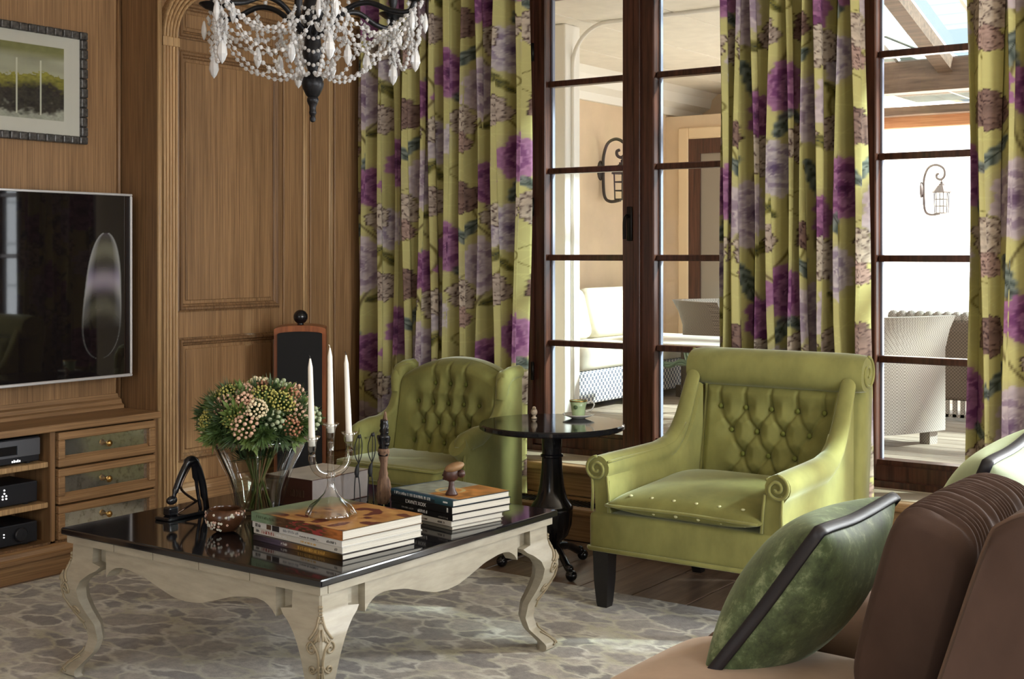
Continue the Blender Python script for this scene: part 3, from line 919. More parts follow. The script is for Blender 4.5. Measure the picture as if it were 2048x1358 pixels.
# ---- hi-fi units
def unit(label, loc, dims, mat, group='hi-fi units on the cabinet shelves'):
    u = thing('hifi_unit', label, 'hi-fi unit', loc, 0, group)
    w, d, h = dims
    mk('casing', rbox(-d, 0, -w, 0, .008, h, .004, 2), mat, u)
    for sx in (-d + .03, -.03):
        for sy in (-w + .04, -.04): mk('foot', lathe([(.012, 0), (.012, .009)], 10, sx, sy), black_matt, u)
    return u
metal_grey = plain('anodised_grey', lin(118, 120, 128), 0.35, metal=0.8)
metal_dark = plain('anodised_dark', lin(40, 41, 47), 0.42, metal=0.5)
lamp_white = NT('indicator_light'); lamp_white.set(Base_Color=(1, 1, 1), Emission_Color=(1, 1, 1), Emission_Strength=1.5); lamp_white = lamp_white.m
u1 = unit('silver and black disc player on the top shelf of the oak cabinet', (-4.915, 3.372, .488), (.43, .20, .115), metal_dark)
mk('face_plate', join([box(0, .004, -.43, 0, .085, .108), box(0, .004, -.43, 0, .036, .046), box(0, .004, -.11, 0, .046, .085)]), metal_grey, u1)
mk('display', box(0, .003, -.40, -.115, .048, .083), black_gloss, u1)
for k in range(5): mk('lettering', box(.0, .0015, -.135 + k * .009, -.130 + k * .009, .014, .021 + .003 * (k % 2)), lamp_white, u1)
u2 = unit('black amplifier with six white indicator dots on the middle shelf', (-4.915, 3.362, .312), (.43, .20, .098), metal_dark)
for yy, zz in ((-.16, .078), (-.16, .064), (-.168, .053), (-.151, .053), (-.168, .041), (-.151, .041)):
    mk('indicator', mv(rot(lathe([(.0038, 0), (.0032, .003), (0, .0035)], 10), 'Y', 90), 0, yy, zz), lamp_white, u2)
u3 = unit('dark hi-fi unit with a round dial on the bottom shelf', (-4.915, 3.362, .140), (.43, .20, .096), metal_dark)
mk('dial', mv(rot(lathe([(.030, 0), (.030, .012), (.026, .016), (0, .017)], 24), 'Y', 90), 0, -.085, .05), metal_dark, u3, smooth=True, angle=40)
for zz in (.062, .050): mk('indicator', mv(rot(lathe([(.003, 0), (.0025, .003), (0, .0035)], 10), 'Y', 90), 0, -.162, zz), lamp_white, u3)

# ---- television
tv = thing('television', 'large wall-mounted flat television with thin silver frame', 'television', (-5.16, 3.165, 1.2455))
W2, H2 = .765, .4315
mk('housing', rbox(.04, .150, -W2 + .004, W2 - .004, -H2 + .004, H2 - .004, .006, 2), black_matt, tv)
mk('wall_bracket', box(0, .05, -.25, .25, -.18, .18), black_matt, tv)
mk('frame', join([rbox(.135, .166, -W2, W2, H2 - .011, H2, .003, 1), rbox(.135, .166, -W2, W2, -H2, -H2 + .014, .003, 1), rbox(.135, .166, -W2, -W2 + .011, -H2 + .014, H2 - .011, .003, 1), rbox(.135, .166, W2 - .011, W2, -H2 + .014, H2 - .011, .003, 1)]), chrome, tv)
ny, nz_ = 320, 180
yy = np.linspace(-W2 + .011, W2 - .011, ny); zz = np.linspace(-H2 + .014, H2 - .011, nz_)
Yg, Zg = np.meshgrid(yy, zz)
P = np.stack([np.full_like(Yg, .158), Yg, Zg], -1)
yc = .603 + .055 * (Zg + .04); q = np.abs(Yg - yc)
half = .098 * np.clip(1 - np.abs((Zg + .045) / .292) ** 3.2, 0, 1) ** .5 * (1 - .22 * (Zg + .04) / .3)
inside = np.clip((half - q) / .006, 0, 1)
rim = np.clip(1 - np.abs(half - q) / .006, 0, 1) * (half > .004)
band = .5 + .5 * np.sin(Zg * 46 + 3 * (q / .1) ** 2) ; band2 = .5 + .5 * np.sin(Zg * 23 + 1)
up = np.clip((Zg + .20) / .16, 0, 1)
colr = (np.array([.075, .072, .05])[None, None] * (.3 + band[..., None]) + np.array([.10, .075, .13])[None, None] * (band2 ** 3)[..., None]) * (inside * up * .55)[..., None]  # dim banded capsule with a pale rim, drawn into the screen's colours
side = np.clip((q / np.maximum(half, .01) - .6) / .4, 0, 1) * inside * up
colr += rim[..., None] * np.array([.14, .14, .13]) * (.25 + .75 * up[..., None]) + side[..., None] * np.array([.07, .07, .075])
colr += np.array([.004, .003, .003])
scr = attr_mat('screen_capsule', rough=0.03, emit=0.5, spec=1.0)
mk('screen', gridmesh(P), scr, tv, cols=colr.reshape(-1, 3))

# ---- framed picture
pc = thing('framed_picture', 'misty woodland picture in cream mount and dark ribbed frame', 'picture', (-5.16, 3.35, 1.907))
PW, PH = .43, .526
def ribbed(y0, z0, y1, z1, wd):
    parts = []
    L = math.hypot(y1 - y0, z1 - z0); n = max(2, int(L / .045))
    for k in range(n):
        a, b = k / n, (k + 1) / n
        ya, yb = y0 + (y1 - y0) * a, y0 + (y1 - y0) * b; za, zb = z0 + (z1 - z0) * a, z0 + (z1 - z0) * b
        g = .0006
        if abs(y1 - y0) > abs(z1 - z0): parts.append(rbox(.004, .034 - .003 * (k % 2), min(ya, yb) + g, max(ya, yb) - g, z0, z0 + wd, .006, 2))
        else: parts.append(rbox(.004, .034 - .003 * (k % 2), y0, y0 + wd, min(za, zb) + g, max(za, zb) - g, .006, 2))
    return join(parts)
fw = .036
fr_m = plain('dark_ribbed_frame', lin(84, 82, 80), 0.35, metal=0.3, var=0.6, vscale=70)
mk('frame_bar', ribbed(-PW, 0, PW, 0, fw), fr_m, pc); mk('frame_bar', ribbed(-PW, PH - fw, PW, PH - fw, fw), fr_m, pc)
mk('frame_bar', ribbed(-PW, fw, -PW, PH - fw, fw), fr_m, pc); mk('frame_bar', ribbed(PW - fw, fw, PW - fw, PH - fw, fw), fr_m, pc)
mk('backing', box(0, .014, -PW + .004, PW - .004, .004, PH - .004), black_matt, pc)
ya = np.linspace(-PW + fw, PW - fw, 200); za = np.linspace(fw, PH - fw, 140)
Yg, Zg = np.meshgrid(ya, za)
cl = np.empty(Yg.shape + (3,)); cl[:] = lin(205, 204, 194)
u = (Yg + .31) / .62; v = (Zg - .10) / .335
inn = (u > 0) & (u < 1) & (v > 0) & (v < 1)
rg = np.random.RandomState(3)
def vnoise(a, b, f, sd):
    r = np.random.RandomState(sd).rand(64, 64)
    x = (a * f) % 63; y2 = (b * f) % 63
    i, j = x.astype(int), y2.astype(int); fx, fy = x - i, y2 - j
    fx = fx * fx * (3 - 2 * fx); fy = fy * fy * (3 - 2 * fy)
    return (r[j, i] * (1 - fx) + r[j, i + 1] * fx) * (1 - fy) + (r[j + 1, i] * (1 - fx) + r[j + 1, i + 1] * fx) * fy
n1 = vnoise(u + 2, v + 2, 9, 1) * .45 + vnoise(u + 2, v + 2, 22, 2) * .3 + vnoise(u + 1, v + 1, 47, 3) * .25
n2 = vnoise(u + 1.3, v + .4, 33, 4) * .5 + vnoise(u * 2, v * 2 + 1, 31, 6) * .5
sky = np.array(lin(168, 168, 146))[None, None] * (.72 + .4 * vnoise(u + 1, v * 4 + 1, 4, 5))[..., None]
w_ = np.clip((v - .80) / .12, 0, 1)[..., None]
sky = sky * (1 - w_) + np.array(lin(128, 128, 84)) * (.8 + .4 * n1[..., None]) * w_
tree = np.array(lin(56, 52, 46))[None, None] * (.35 + 1.3 * n2)[..., None]
yel = np.array(lin(142, 138, 62))[None, None] * (.45 + 1.0 * n2)[..., None]
tl = .62 + .10 * (vnoise(u + 3, v * 0 + 1, 8, 8) - .5) + .10 * (n2 - .5)
art = np.where((v < tl)[..., None], yel, sky)
k_ = np.clip((tl - .10 - v + .22 * (n1 - .5)) / .12, 0, 1)[..., None]
art = art * (1 - k_) + tree * k_
b_ = np.clip((.16 - v + .30 * (n1 - .5)) / .10, 0, 1)[..., None]
art = art * (1 - b_) + np.array(lin(168, 170, 156)) * (.6 + .6 * n2[..., None]) * b_
for tx, wd in ((.33, .012), (.80, .008), (.60, .006)):
    art = np.where(((np.abs(u - tx) < wd) & (v < .8) & (v > .06))[..., None], np.array(lin(206, 208, 190)), art)
cl = np.where(inn[..., None], art, cl)
mk('artwork', gridmesh(np.stack([np.full_like(Yg, .0155), Yg, Zg], -1)), attr_mat('printed_art', rough=.5), pc, cols=cl.reshape(-1, 3))
mk('glass', box(.018, .020, -PW + fw, PW - fw, fw, PH - fw), glass_pane, pc)

# ---- loudspeaker
sp = thing('floor_loudspeaker', 'slim floorstanding loudspeaker with black grille and cherry wood cabinet', 'loudspeaker', (-4.65, 4.70, 0), 42)
cherry = wood('cherry_wood', lin(118, 62, 30), lin(168, 98, 54), 'z', rough=0.3, fine=40)
def arch_poly(hw, zt, rise, z0):
    return [(-hw, z0), (hw, z0), (hw, zt - rise)] + [(hw * math.cos(a), zt - rise + rise * math.sin(a)) for a in [PI * k / 12 for k in range(1, 12)]] + [(-hw, zt - rise)]
mk('cabinet', prism(arch_poly(.128, 1.035, .020, .05), 'y', -.10, .12), cherry, sp)
mk('grille', prism(arch_poly(.110, 1.005, .012, .07), 'y', -.128, -.10), plain('black_grille_cloth', (.0035, .0035, .004), .85), sp)
mk('plinth', rbox(-.14, .14, -.14, .15, 0, .05, .01, 2), black_matt, sp)
mk('tweeter', join([sphere((0, -.03, 1.075), .036, 18, 12), lathe([(.018, 1.03), (.014, 1.05)], 12, 0, -.03)]), black_gloss, sp, smooth=True)
# ================================================================== ARMCHAIRS AND SIDE TABLE
GREEN = lin(138, 137, 82)
green_velvet = velvet('green_velvet', GREEN, 0.75, tint=(.82, .88, .72))
green_back = velvet('green_velvet_cushion', lin(126, 125, 72), 0.45, tint=(.7, .75, .55))
button_m = velvet('green_velvet_button', lin(112, 118, 58), 0.4)
pale_button = plain('pale_button', lin(206, 206, 160), 0.4)

def seg_dist(U, V, a, b):
    ax, ay = a; bx, by = b
    dx, dy = bx - ax, by - ay
    t_ = np.clip(((U - ax) * dx + (V - ay) * dy) / (dx * dx + dy * dy), 0, 1)
    return np.hypot(U - ax - t_ * dx, V - ay - t_ * dy)

def tuft_relief(U, V, btn, links, puff=0.022, rb=0.030, pl=0.009, wl_=0.010, umin=None):
    D = np.full(U.shape, 9.0)
    for b in btn: D = np.minimum(D, np.hypot(U - b[0], V - b[1]))
    S = np.full(U.shape, 9.0)
    for i, j in links: S = np.minimum(S, seg_dist(U, V, i, j))
    h = puff * (1 - np.exp(-(D / rb) ** 1.5)) - pl * np.exp(-(S / wl_) ** 2)
    h += .006 * np.clip(np.minimum(D, .06) / .06, 0, 1)
    return h

def tufted(rows, dx, ext):
    """rows: list of (v, [u...]); links joins diagonal neighbours; ext: v of the lower and upper border for straight pleats"""
    btn, links = [], []
    for v, us in rows:
        for u in us: btn.append((u, v))
    for (v1, u1), (v2, u2) in zip(rows[:-1], rows[1:]):
        for a in u1:
            for b in u2:
                if abs(a - b) < dx * .75: links.append(((a, v1), (b, v2)))
    for u in rows[0][1]: links.append(((u, rows[0][0]), (u + .01, ext[0])))
    for u in rows[-1][1]: links.append(((u, rows[-1][0]), (u, ext[1])))
    return btn, links

def pillow(w, h, t_, n=28, sag=0.0, p=2.4, corner=0.06):
    """closed pillow in the xz plane, thickness along y"""
    u = np.linspace(-1, 1, n)
    U, V = np.meshgrid(u, u)
    prof = np.clip(1 - np.abs(U) ** p, 0, 1) ** .55 * np.clip(1 - np.abs(V) ** p, 0, 1) ** .55
    kx = 1 - corner * (1 - U ** 2) * 0 - corner * np.cos(V * PI / 2) ** 2 * np.abs(U)
    kz = 1 - corner * np.cos(U * PI / 2) ** 2 * np.abs(V)
    X = U * w / 2 * kx; Z = V * h / 2 * kz
    a = np.stack([X, -prof * t_ / 2 - .002, Z - sag * (1 - V ** 2) * 0], -1); b = np.stack([X, prof * t_ / 2 + .002, Z], -1)
    va, fa = gridmesh(a); vb, fb = gridmesh(b)
    m = len(va); nn = n
    F = [tuple(reversed(f)) for f in fa] + [tuple(i + m for i in f) for f in fb]
    F = [tuple(f) for f in F]
    ring = [i for i in range(nn)] + [nn * k + nn - 1 for k in range(1, nn)] + [nn * (nn - 1) + i for i in range(nn - 2, -1, -1)] + [nn * k for k in range(nn - 2, 0, -1)]
    for i in range(len(ring)):
        q, r_ = ring[i], ring[(i + 1) % len(ring)]
        F.append((q, r_, r_ + m, q + m))
    return va + vb, F

def pillow_edge(w, h, corner=0.06, n=20):
    e = np.linspace(-1, 1, n)
    pts = []
    def f(U, V): return (U * w / 2 * (1 - corner * math.cos(V * PI / 2) ** 2 * abs(U)), 0, V * h / 2 * (1 - corner * math.cos(U * PI / 2) ** 2 * abs(V)))
    for a in e[:-1]: pts.append(f(a, -1))
    for a in e[:-1]: pts.append(f(1, a))
    for a in e[::-1][:-1]: pts.append(f(a, 1))
    for a in e[::-1][:-1]: pts.append(f(-1, a))
    return pts

def arm_section(xi, xo, z0, zt, r, y, flare=0.0):
    cx = (xi + xo) / 2 + .012 + flare; zc = zt - r
    pts = [(xi + .004, y, z0), (xi, y, z0 + .03), (xi + flare * .3, y, (z0 + zc) / 2), (xi + flare * .5, y, zc - r * .9)]
    for k in range(13):
        a = R(215 - (215 + 50) * k / 12)
        pts.append((cx + r * math.cos(a), y, zc + r * math.sin(a)))
    pts += [(xo + flare * .6, y, zc - r * 1.15), (xo + flare * .2, y, (z0 + zc) / 2), (xo, y, z0 + .03), (xo - .004, y, z0)]
    return pts

def spiral(cx, cz, y, r0, r1, turns, n=40, sgn=1, start=90):
    return [(cx + sgn * (r0 + (r1 - r0) * i / n) * math.cos(R(start) - 2 * PI * turns * i / n), y, cz + (r0 + (r1 - r0) * i / n) * math.sin(R(start) - 2 * PI * turns * i / n)) for i in range(n + 1)]

# ---- roll-top tufted armchair
A = thing('armchair', 'green velvet armchair with rolled top and buttoned back, beside the right curtain', 'armchair', (-2.262, 4.28, 0), 0, 'green velvet armchairs')
mk('seat_base', rbox(-.41, .41, 0, .80, .235, .388, .022, 3), green_velvet, A, smooth=True, angle=50)
mk('piping', tube([(-.412, .80, .246), (-.414, .01, .246), (-.40, -.006, .246), (.40, -.006, .246), (.414, .01, .246), (.412, .80, .246)], .009, 8), green_velvet, A, smooth=True)
ys = np.linspace(.015, .66, 26)
zt = [interp(y, [0, .10, .25, .40, .48, .54, .59, .63, .66], [.605, .610, .615, .622, .640, .682, .755, .840, .900]) for y in ys]
for s in (1, -1):
    secs = [arm_section(.318, .388, .37, z_, .050 - .018 * max(0, (y_ - .40)) / .26, y_, .012 * max(0, 1 - y_ / .5)) for y_, z_ in zip(ys, zt)]
    vf = loft(secs)
    vf = vf if s > 0 else mirx(vf)
    vf = [(p[0] + .050 * max(0, p[1]) / .66 - s * .022 * max(0, p[1]) / .66, p[1], p[2]) for p in vf[0]], vf[1]
    am = mk('arm', vf, green_velvet, A, smooth=True, angle=55)
    cxx = .353 + .024
    mk('arm_scroll', join([tube(spiral(s * cxx, .555, .008, .049, .006, 1.7, 44, s), .0065, 6), tube([(s * .33, .010, .53), (s * .322, .008, .46), (s * .318, .006, .39)], .006, 6), tube([(s * .398, .010, .53), (s * .394, .008, .46), (s * .396, .006, .39)], .006, 6)]), green_velvet, am, smooth=True)
    # raised welt along the top of the arm
    mk('arm_welt', tube([(s * (.322 + .01) + .050 * y_ / .66 - s * .022 * y_ / .66, y_, z_ - .022) for y_, z_ in zip(ys[:22], zt[:22])], .005, 6), green_velvet, am, smooth=True)
OFF = .055
_mk = mk
def mk(name, vf, *a_, **k_):
    return _mk(name, mv(vf, OFF, 0, 0), *a_, **k_)
bk = []
for z, y0, y1, hw in ((.24, .69, .80, .385), (.40, .672, .815, .388), (.62, .70, .84, .388), (.80, .735, .86, .385), (.90, .75, .875, .383), (.955, .77, .87, .37)):
    c_ = .02
    hw -= .014
    bk.append([(-hw, y0 + c_, z), (-hw + c_, y0, z), (hw - c_, y0, z), (hw, y0 + c_, z), (hw, y1 - c_, z), (hw - c_, y1, z), (-hw + c_, y1, z), (-hw, y1 - c_, z)])
back = mk('backrest', loft(bk), green_velvet, A, smooth=True, angle=50)
hr = []
for x in np.linspace(-.388, .388, 30):
    e = 1 - .12 * (abs(x) / .388) ** 10
    hr.append([(x, .745 + .082 * e * math.cos(a) + .012 * math.sin(a), .912 + .080 * e * (abs(math.sin(a)) ** .8) * math.copysign(1, math.sin(a))) for a in [2 * PI * k / 24 for k in range(24)]])
mk('head_roll', loft(hr), green_velvet, A, smooth=True, angle=60)
mk('roll_scroll', xf(tube(spiral(0, 0, 0, .070, .010, 1.5, 44), .006, 6), Matrix.Translation((.390, .745, .912)) @ Matrix.Rotation(R(90), 4, 'Z')), green_velvet, back, smooth=True)
mk('roll_scroll', xf(tube(spiral(0, 0, 0, .070, .010, 1.5, 44), .006, 6), Matrix.Translation((-.390, .745, .912)) @ Matrix.Rotation(R(90), 4, 'Z')), green_velvet, back, smooth=True)
rows = [(.055, [-.23, -.115, 0, .115, .23]), (.165, [-.173, -.058, .058, .173]), (.275, [-.23, -.115, 0, .115, .23]), (.375, [-.23 + .0575, -.0575, .0575, .173])]
rows = [(.06, [-.173, -.058, .058, .173]), (.155, [-.115, 0, .115]), (.25, [-.173, -.058, .058, .173]), (.345, [-.23, -.115, 0, .115, .23])]
btn, lk = tufted(rows, .115, (0, .43))
U, V = np.meshgrid(np.linspace(-.298, .298, 110), np.linspace(0, .435, 90))
h = tuft_relief(U, V, btn, lk, .026, .036, .012, .0075)
ed = np.minimum(np.minimum((.298 - np.abs(U)) / .03, (.435 - V) / .03), 1.0)
h = h * np.clip(ed, 0, 1) ** .5
def back_y(v): return .648 + (v / .435) * .07
P = np.stack([U, back_y(V) - .012 - h, V + .405], -1)
tp = mk('tufted_panel', gridmesh(P), green_back, A, smooth=True, normals=False)
for b in btn:
    mk('button', sphere((b[0], back_y(b[1]) - .018, b[1] + .405), .0105, 10, 6, (1, .6, 1)), button_m, tp, smooth=True)
ps = [(-.302, -.002), (-.302, .40), (-.30, .43), (-.27, .442), (.27, .442), (.30, .43), (.302, .40), (.302, -.002)]
mk('panel_piping', tube([(p[0], back_y(p[1]) - .016, p[1] + .405) for p in [tuple(q) for q in smooth_path([(a, b, 0) for a, b in ps], 4)]], .0085, 8), green_velvet, A, smooth=True)
mk = _mk
# seat cushion with buttons along its front edge
sc_ = xf(pillow(.65, .66, .125, 30, 0, 3.0, .05), Matrix.Translation((0, .305, .442)) @ Matrix.Rotation(R(93), 4, 'X'))
cu_ = mk('seat_cushion', sc_, green_back, A, smooth=True)
mk('cushion_piping', xf(tube([(p[0], 0, p[2]) for p in pillow_edge(.63, .66, .05)], .006, 6, closed=True), Matrix.Translation((0, .305, .442)) @ Matrix.Rotation(R(93), 4, 'X')), green_velvet, cu_, smooth=True)
for k in range(6):
    x = -.235 + .094 * k
    mk('button', sphere((x, .030, .462), .0085, 10, 6, (1, 1, .6)), pale_button, cu_, smooth=True)
    mk('button', sphere((x + .02, .004, .412), .0085, 10, 6, (1, .6, 1)), pale_button, cu_, smooth=True)
for sx in (-1, 1):
    x = sx * .362
    mk('leg', loft([[(x + a * w_, .045 + b * w_, z) for a, b in ((-1, -1), (1, -1), (1, 1), (-1, 1))] for z, w_ in ((.013, .021), (.03, .024), (.12, .031), (.238, .034))]), black_wood, A)
    mk('leg', loft([[(x * .93 + a * w_, .745 + .05 * (1 - z / .24) + b * w_, z) for a, b in ((-1, -1), (1, -1), (1, 1), (-1, 1))] for z, w_ in ((.0, .020), (.10, .026), (.238, .032))]), black_wood, A)

# ---- winged armchair
B = thing('armchair', 'green velvet winged armchair with buttoned back, beside the loudspeaker', 'armchair', (-3.905, 4.50, 0), 0, 'green velvet armchairs')
B.scale = (.90, 1, 1)
mk('seat_base', rbox(-.345, .345, .03, .58, .13, .345, .02, 3), green_velvet, B, smooth=True, angle=50)
mk('seat_cushion', rbox(-.352, .335, -.015, .50, .335, .425, .030, 4), green_velvet, B, smooth=True, angle=60)
mk('cushion_piping', tube([(-.335, .45, .415), (-.337, .0, .415), (-.325, -.017, .415), (.325, -.017, .415), (.337, .0, .415), (.335, .45, .415)], .006, 6), green_velvet, B, smooth=True)
prof = smooth_path([(.16, .50, 0), (.165, .555, 0), (.22, .572, 0), (.31, .590, 0), (.395, .622, 0), (.432, .680, 0), (.443, .750, 0), (.450, .812, 0), (.485, .836, 0), (.60, .840, 0)], 4)
poly = [(.60, .12), (.13, .12), (.13, .34)] + [(p.x, p.y) for p in prof]
for s in (1, -1):
    a, b = (.325, .392) if s > 0 else (-.392, -.325)
    bm_ = bmesh.new()
    vs_ = [bm_.verts.new((a, p[0], p[1])) for p in poly]
    f0 = bm_.faces.new(vs_)
    ex = bmesh.ops.extrude_face_region(bm_, geom=[f0])
    for v_ in [e for e in ex['geom'] if isinstance(e, bmesh.types.BMVert)]: v_.co.x = b
    bmesh.ops.recalc_face_normals(bm_, faces=bm_.faces[:])
    cap_edges = [e for e in bm_.edges if abs(e.verts[0].co.x - e.verts[1].co.x) < 1e-6]
    bmesh.ops.bevel(bm_, geom=cap_edges, offset=.018, segments=3, affect='EDGES', profile=.5, clamp_overlap=True)
    bm_.verts.index_update()
    vf = [tuple(v_.co) for v_ in bm_.verts], [tuple(v_.index for v_ in f.verts) for f in bm_.faces]
    bm_.free()
    wing = mk('wing_side', vf, green_velvet, B, smooth=True, angle=45)
    ap = [(s * .358, p.x, p.y - .036) for p in prof[2:20]]
    mk('arm_roll', tube([(s * .358, .118, .520)] + ap, [.050] * 10 + [.046, .042, .038, .034, .030, .026, .022, .018, .012], 14), green_velvet, B, smooth=True, angle=60)
    mk('wing_roll', tube([(s * .362, .455, .70), (s * .365, .462, .77), (s * .367, .49, .806), (s * .367, .53, .818), (s * .367, .595, .822)], [.030, .036, .038, .036, .034], 12), green_velvet, B, smooth=True, angle=60)
    mk('piping', tube([(s * .395, .128, .14), (s * .395, .128, .48)], .006, 6), green_velvet, B, smooth=True)
rows = [(.09, [-.21, -.105, 0, .105, .21]), (.18, [-.157, -.052, .052, .157]), (.275, [-.21, -.105, 0, .105, .21]), (.375, [-.157, -.052, .052, .157])]
rows = [(.07, [-.21, -.105, 0, .105, .21]), (.165, [-.157, -.052, .052, .157]), (.26, [-.21, -.105, 0, .105, .21]), (.355, [-.105, 0, .105])]
btn, lk = tufted(rows, .105, (0, .47))
U, V = np.meshgrid(np.linspace(-.345, .345, 110), np.linspace(0, 1, 100))
top = .475 - .085 * np.abs(U / .345) ** 2.2
Vv = V * top
h = tuft_relief(U, Vv, btn, lk, .034, .040, .013, .008)
h = h * np.clip(np.minimum((.35 - np.abs(U)) / .03, 1), 0, 1) * np.clip((top - Vv) / .05, 0, 1) ** .5
def back_y2(v): return .435 + (v / .475) * .085
yy_ = back_y2(Vv) - h - .012 + .035 * np.clip((Vv - top + .035) / .035, 0, 1) ** 2
P = np.stack([U, yy_, Vv + .40], -1)
tp = mk('tufted_panel', gridmesh(P), green_back, B, smooth=True, normals=False)
for b in btn:
    mk('button', sphere((b[0], back_y2(b[1]) - .019, b[1] + .40), .0105, 10, 6, (1, .6, 1)), button_m, tp, smooth=True)
xs = np.linspace(-.345, .345, 33)
outl = [(x, .40 + .475 - .085 * abs(x / .345) ** 2.2) for x in xs]
pol = [(-.345, .13)] + [(a, b) for a, b in outl] + [(.345, .13)]
mk('backrest', loft([[(p[0], .515 + .06 * (p[1] - .3), p[1]) for p in pol], [(p[0], .55 + .07 * (p[1] - .3), p[1] + (.006 if p[1] > .5 else 0)) for p in pol], [(p[0], .60 + .05 * (p[1] - .3), p[1] - (.012 if p[1] > .5 else 0)) for p in pol]]), green_velvet, B, smooth=True, angle=50)
for sx in (-1, 1):
    for y_ in (.10, .52):
        x = sx * .31
        mk('leg', loft([[(x + a * w_, y_ + b * w_, z) for a, b in ((-1, -1), (1, -1), (1, 1), (-1, 1))] for z, w_ in ((0.0, .02), (.135, .03))]), black_wood, B)

# ---- round pedestal table
TB = thing('pedestal_table', 'small round black pedestal table between the two green armchairs', 'table', (-3.145, 4.735, 0))
mk('table_top', lathe([(0, .622), (.315, .622), (.322, .628), (.322, .642), (.316, .648), (0, .648)], 64), plain('black_stone_top', (.010, .010, .012), 0.09, var=.3, vscale=120), TB, smooth=True, angle=30)
def flt(a, z): return 1 - (.05 * abs(math.sin(a * 9)) if .13 < z < .262 else 0)
mk('pedestal', lathe([(0, .605), (.075, .6215), (.075, .6215), (.06, .60), (.046, .585), (.043, .53), (.043, .512), (.050, .508), (.050, .500), (.044, .495), (.047, .44), (.055, .37), (.068, .315), (.088, .288), (.094, .278), (.092, .262), (.093, .255), (.088, .20), (.072, .155), (.05, .132), (.036, .118), (.034, .10), (.05, .085), (.056, .07), (.05, .055), (0, .052)][1:], 54, mod=flt), black_gloss, TB, smooth=True, angle=40)
for k in range(3):
    a = R(-35 + 120 * k)
    ca, sa = math.cos(a), math.sin(a)
    lg = mk('leg', tube(smooth_path([(.02 * ca, .02 * sa, .085), (.07 * ca, .07 * sa, .095), (.13 * ca, .13 * sa, .080), (.19 * ca, .19 * sa, .050), (.215 * ca, .215 * sa, .040)], 5), [.020] * 8 + [.017] * 8 + [.015] * 5, 10), black_gloss, TB, smooth=True)
    mk('paw_foot', join([sphere((.225 * ca, .225 * sa, .026), .025, 12, 8), sphere((.205 * ca, .205 * sa, .052), .018, 12, 8)]), black_gloss, lg, smooth=True)

# ---- cup, saucer, small figurine on the pedestal table
porcelain = plain('green_porcelain', lin(172, 194, 150), 0.2, var=.08)
porc_w = plain('grey_porcelain', lin(206, 204, 196), 0.2)
sau = tag(mk('saucer', lathe([(.030, 0), (.034, .003), (.060, .012), (.073, .018), (.072, .020), (.058, .015), (.034, .007), (0, .006)], 32), porc_w, smooth=True, loc=(-3.13, 4.93, .6485)), 'pale saucer under the teacup on the round black table', 'saucer')
cup = thing('teacup', 'small pale green teacup with gilt rim on the round black table', 'cup', (-3.13, 4.93, .655))
mk('cup_body', lathe([(.022, .001), (.027, .002), (.029, .012), (.033, .045), (.040, .072), (.038, .072), (.031, .045), (.026, .012), (0, .008)], 28), porcelain, cup, smooth=True)
mk('gilt_rim', lathe([(.0385, .070), (.0405, .070), (.0412, .075), (.0385, .075)], 28, cap=False), brass, cup, smooth=True)
mk('handle', tube(smooth_path([(.032, .020, .062), (.048, .03, .070), (.060, .037, .058), (.052, .033, .036), (.036, .022, .026), (.028, .018, .024)], 5), .0035, 8), porc_w, cup, smooth=True)
mk('medallion', xf(lathe([(0, 0), (.010, 0), (.0085, .0015), (0, .002)], 16), Matrix.Translation((.006, -.0345, .047)) @ Matrix.Rotation(R(10), 4, 'Z') @ Matrix.Rotation(R(84), 4, 'X')), plain('dark_green_enamel', lin(78, 100, 66), .3), cup, smooth=True)
fg = thing('bird_figurine', 'tiny pale bird figurine near the edge of the round black table', 'figurine', (-3.285, 4.80, .6485))
mk('body', join([lathe([(.012, 0), (.014, .004), (.007, .010), (.007, .014)], 14), sphere((0, 0, .030), .016, 14, 10, (1, .85, 1.1)), sphere((.004, -.006, .048), .009, 12, 8)]), plain('mottled_stone', lin(176, 160, 138), .5, var=.3, vscale=90), fg, smooth=True)
mk('beak', tube([(.009, -.012, .049), (.014, -.018, .047)], [.003, .0005], 6), brass, fg)
# ================================================================== COFFEE TABLE AND WHAT STANDS ON IT
cream = NT('cream_painted_wood')
f1 = cream.noise(cream.coord((3, 3, 14)), 3.0, 5, .6)
cream.set(Base_Color=cream.ramp(f1, [(0.3, lin(154, 147, 131)), (0.7, lin(176, 170, 153))]), Roughness=.45)
cream = cream.m
glaze = plain('antique_glaze', lin(150, 138, 114), .5, var=.12)
granite = NT('black_granite')
g1 = granite.noise(granite.coord(), 420, 3, .7)
granite.set(Base_Color=granite.ramp(g1, [(0.55, (.006, .006, .008)), (0.80, (.045, .042, .045))]), Roughness=.07)
granite.p.inputs['Specular IOR Level'].default_value = .75
granite = granite.m
TX, TY, TZ = -3.073, 3.185, .495
CA, CB = .5875, .595
ctb = thing('coffee_table', 'large square cream coffee table with black granite top and carved curved legs', 'coffee table', (TX, TY, 0))
mk('table_top', rbox(-CA, CA, -CB, CB, .472, .495, .005, 2), granite, ctb)
a, b = CA - .014, CB - .014
ends = [-a, -.33, -.14, .07, .29, a]
for i in range(5):
    mk('rail_segment', box(ends[i] + .0018, ends[i + 1] - .0018, -b, -b + .03, .446, .472), cream, ctb)
mk('rail', join([box(a - .03, a, -b + .031, b, .446, .472), box(-a, -a + .03, -b + .031, b, .446, .472), box(-a + .031, a - .031, b - .03, b, .446, .472)]), cream, ctb)
mk('under_frame', box(-a + .06, a - .06, -b + .06, b - .06, .43, .472), cream, ctb)
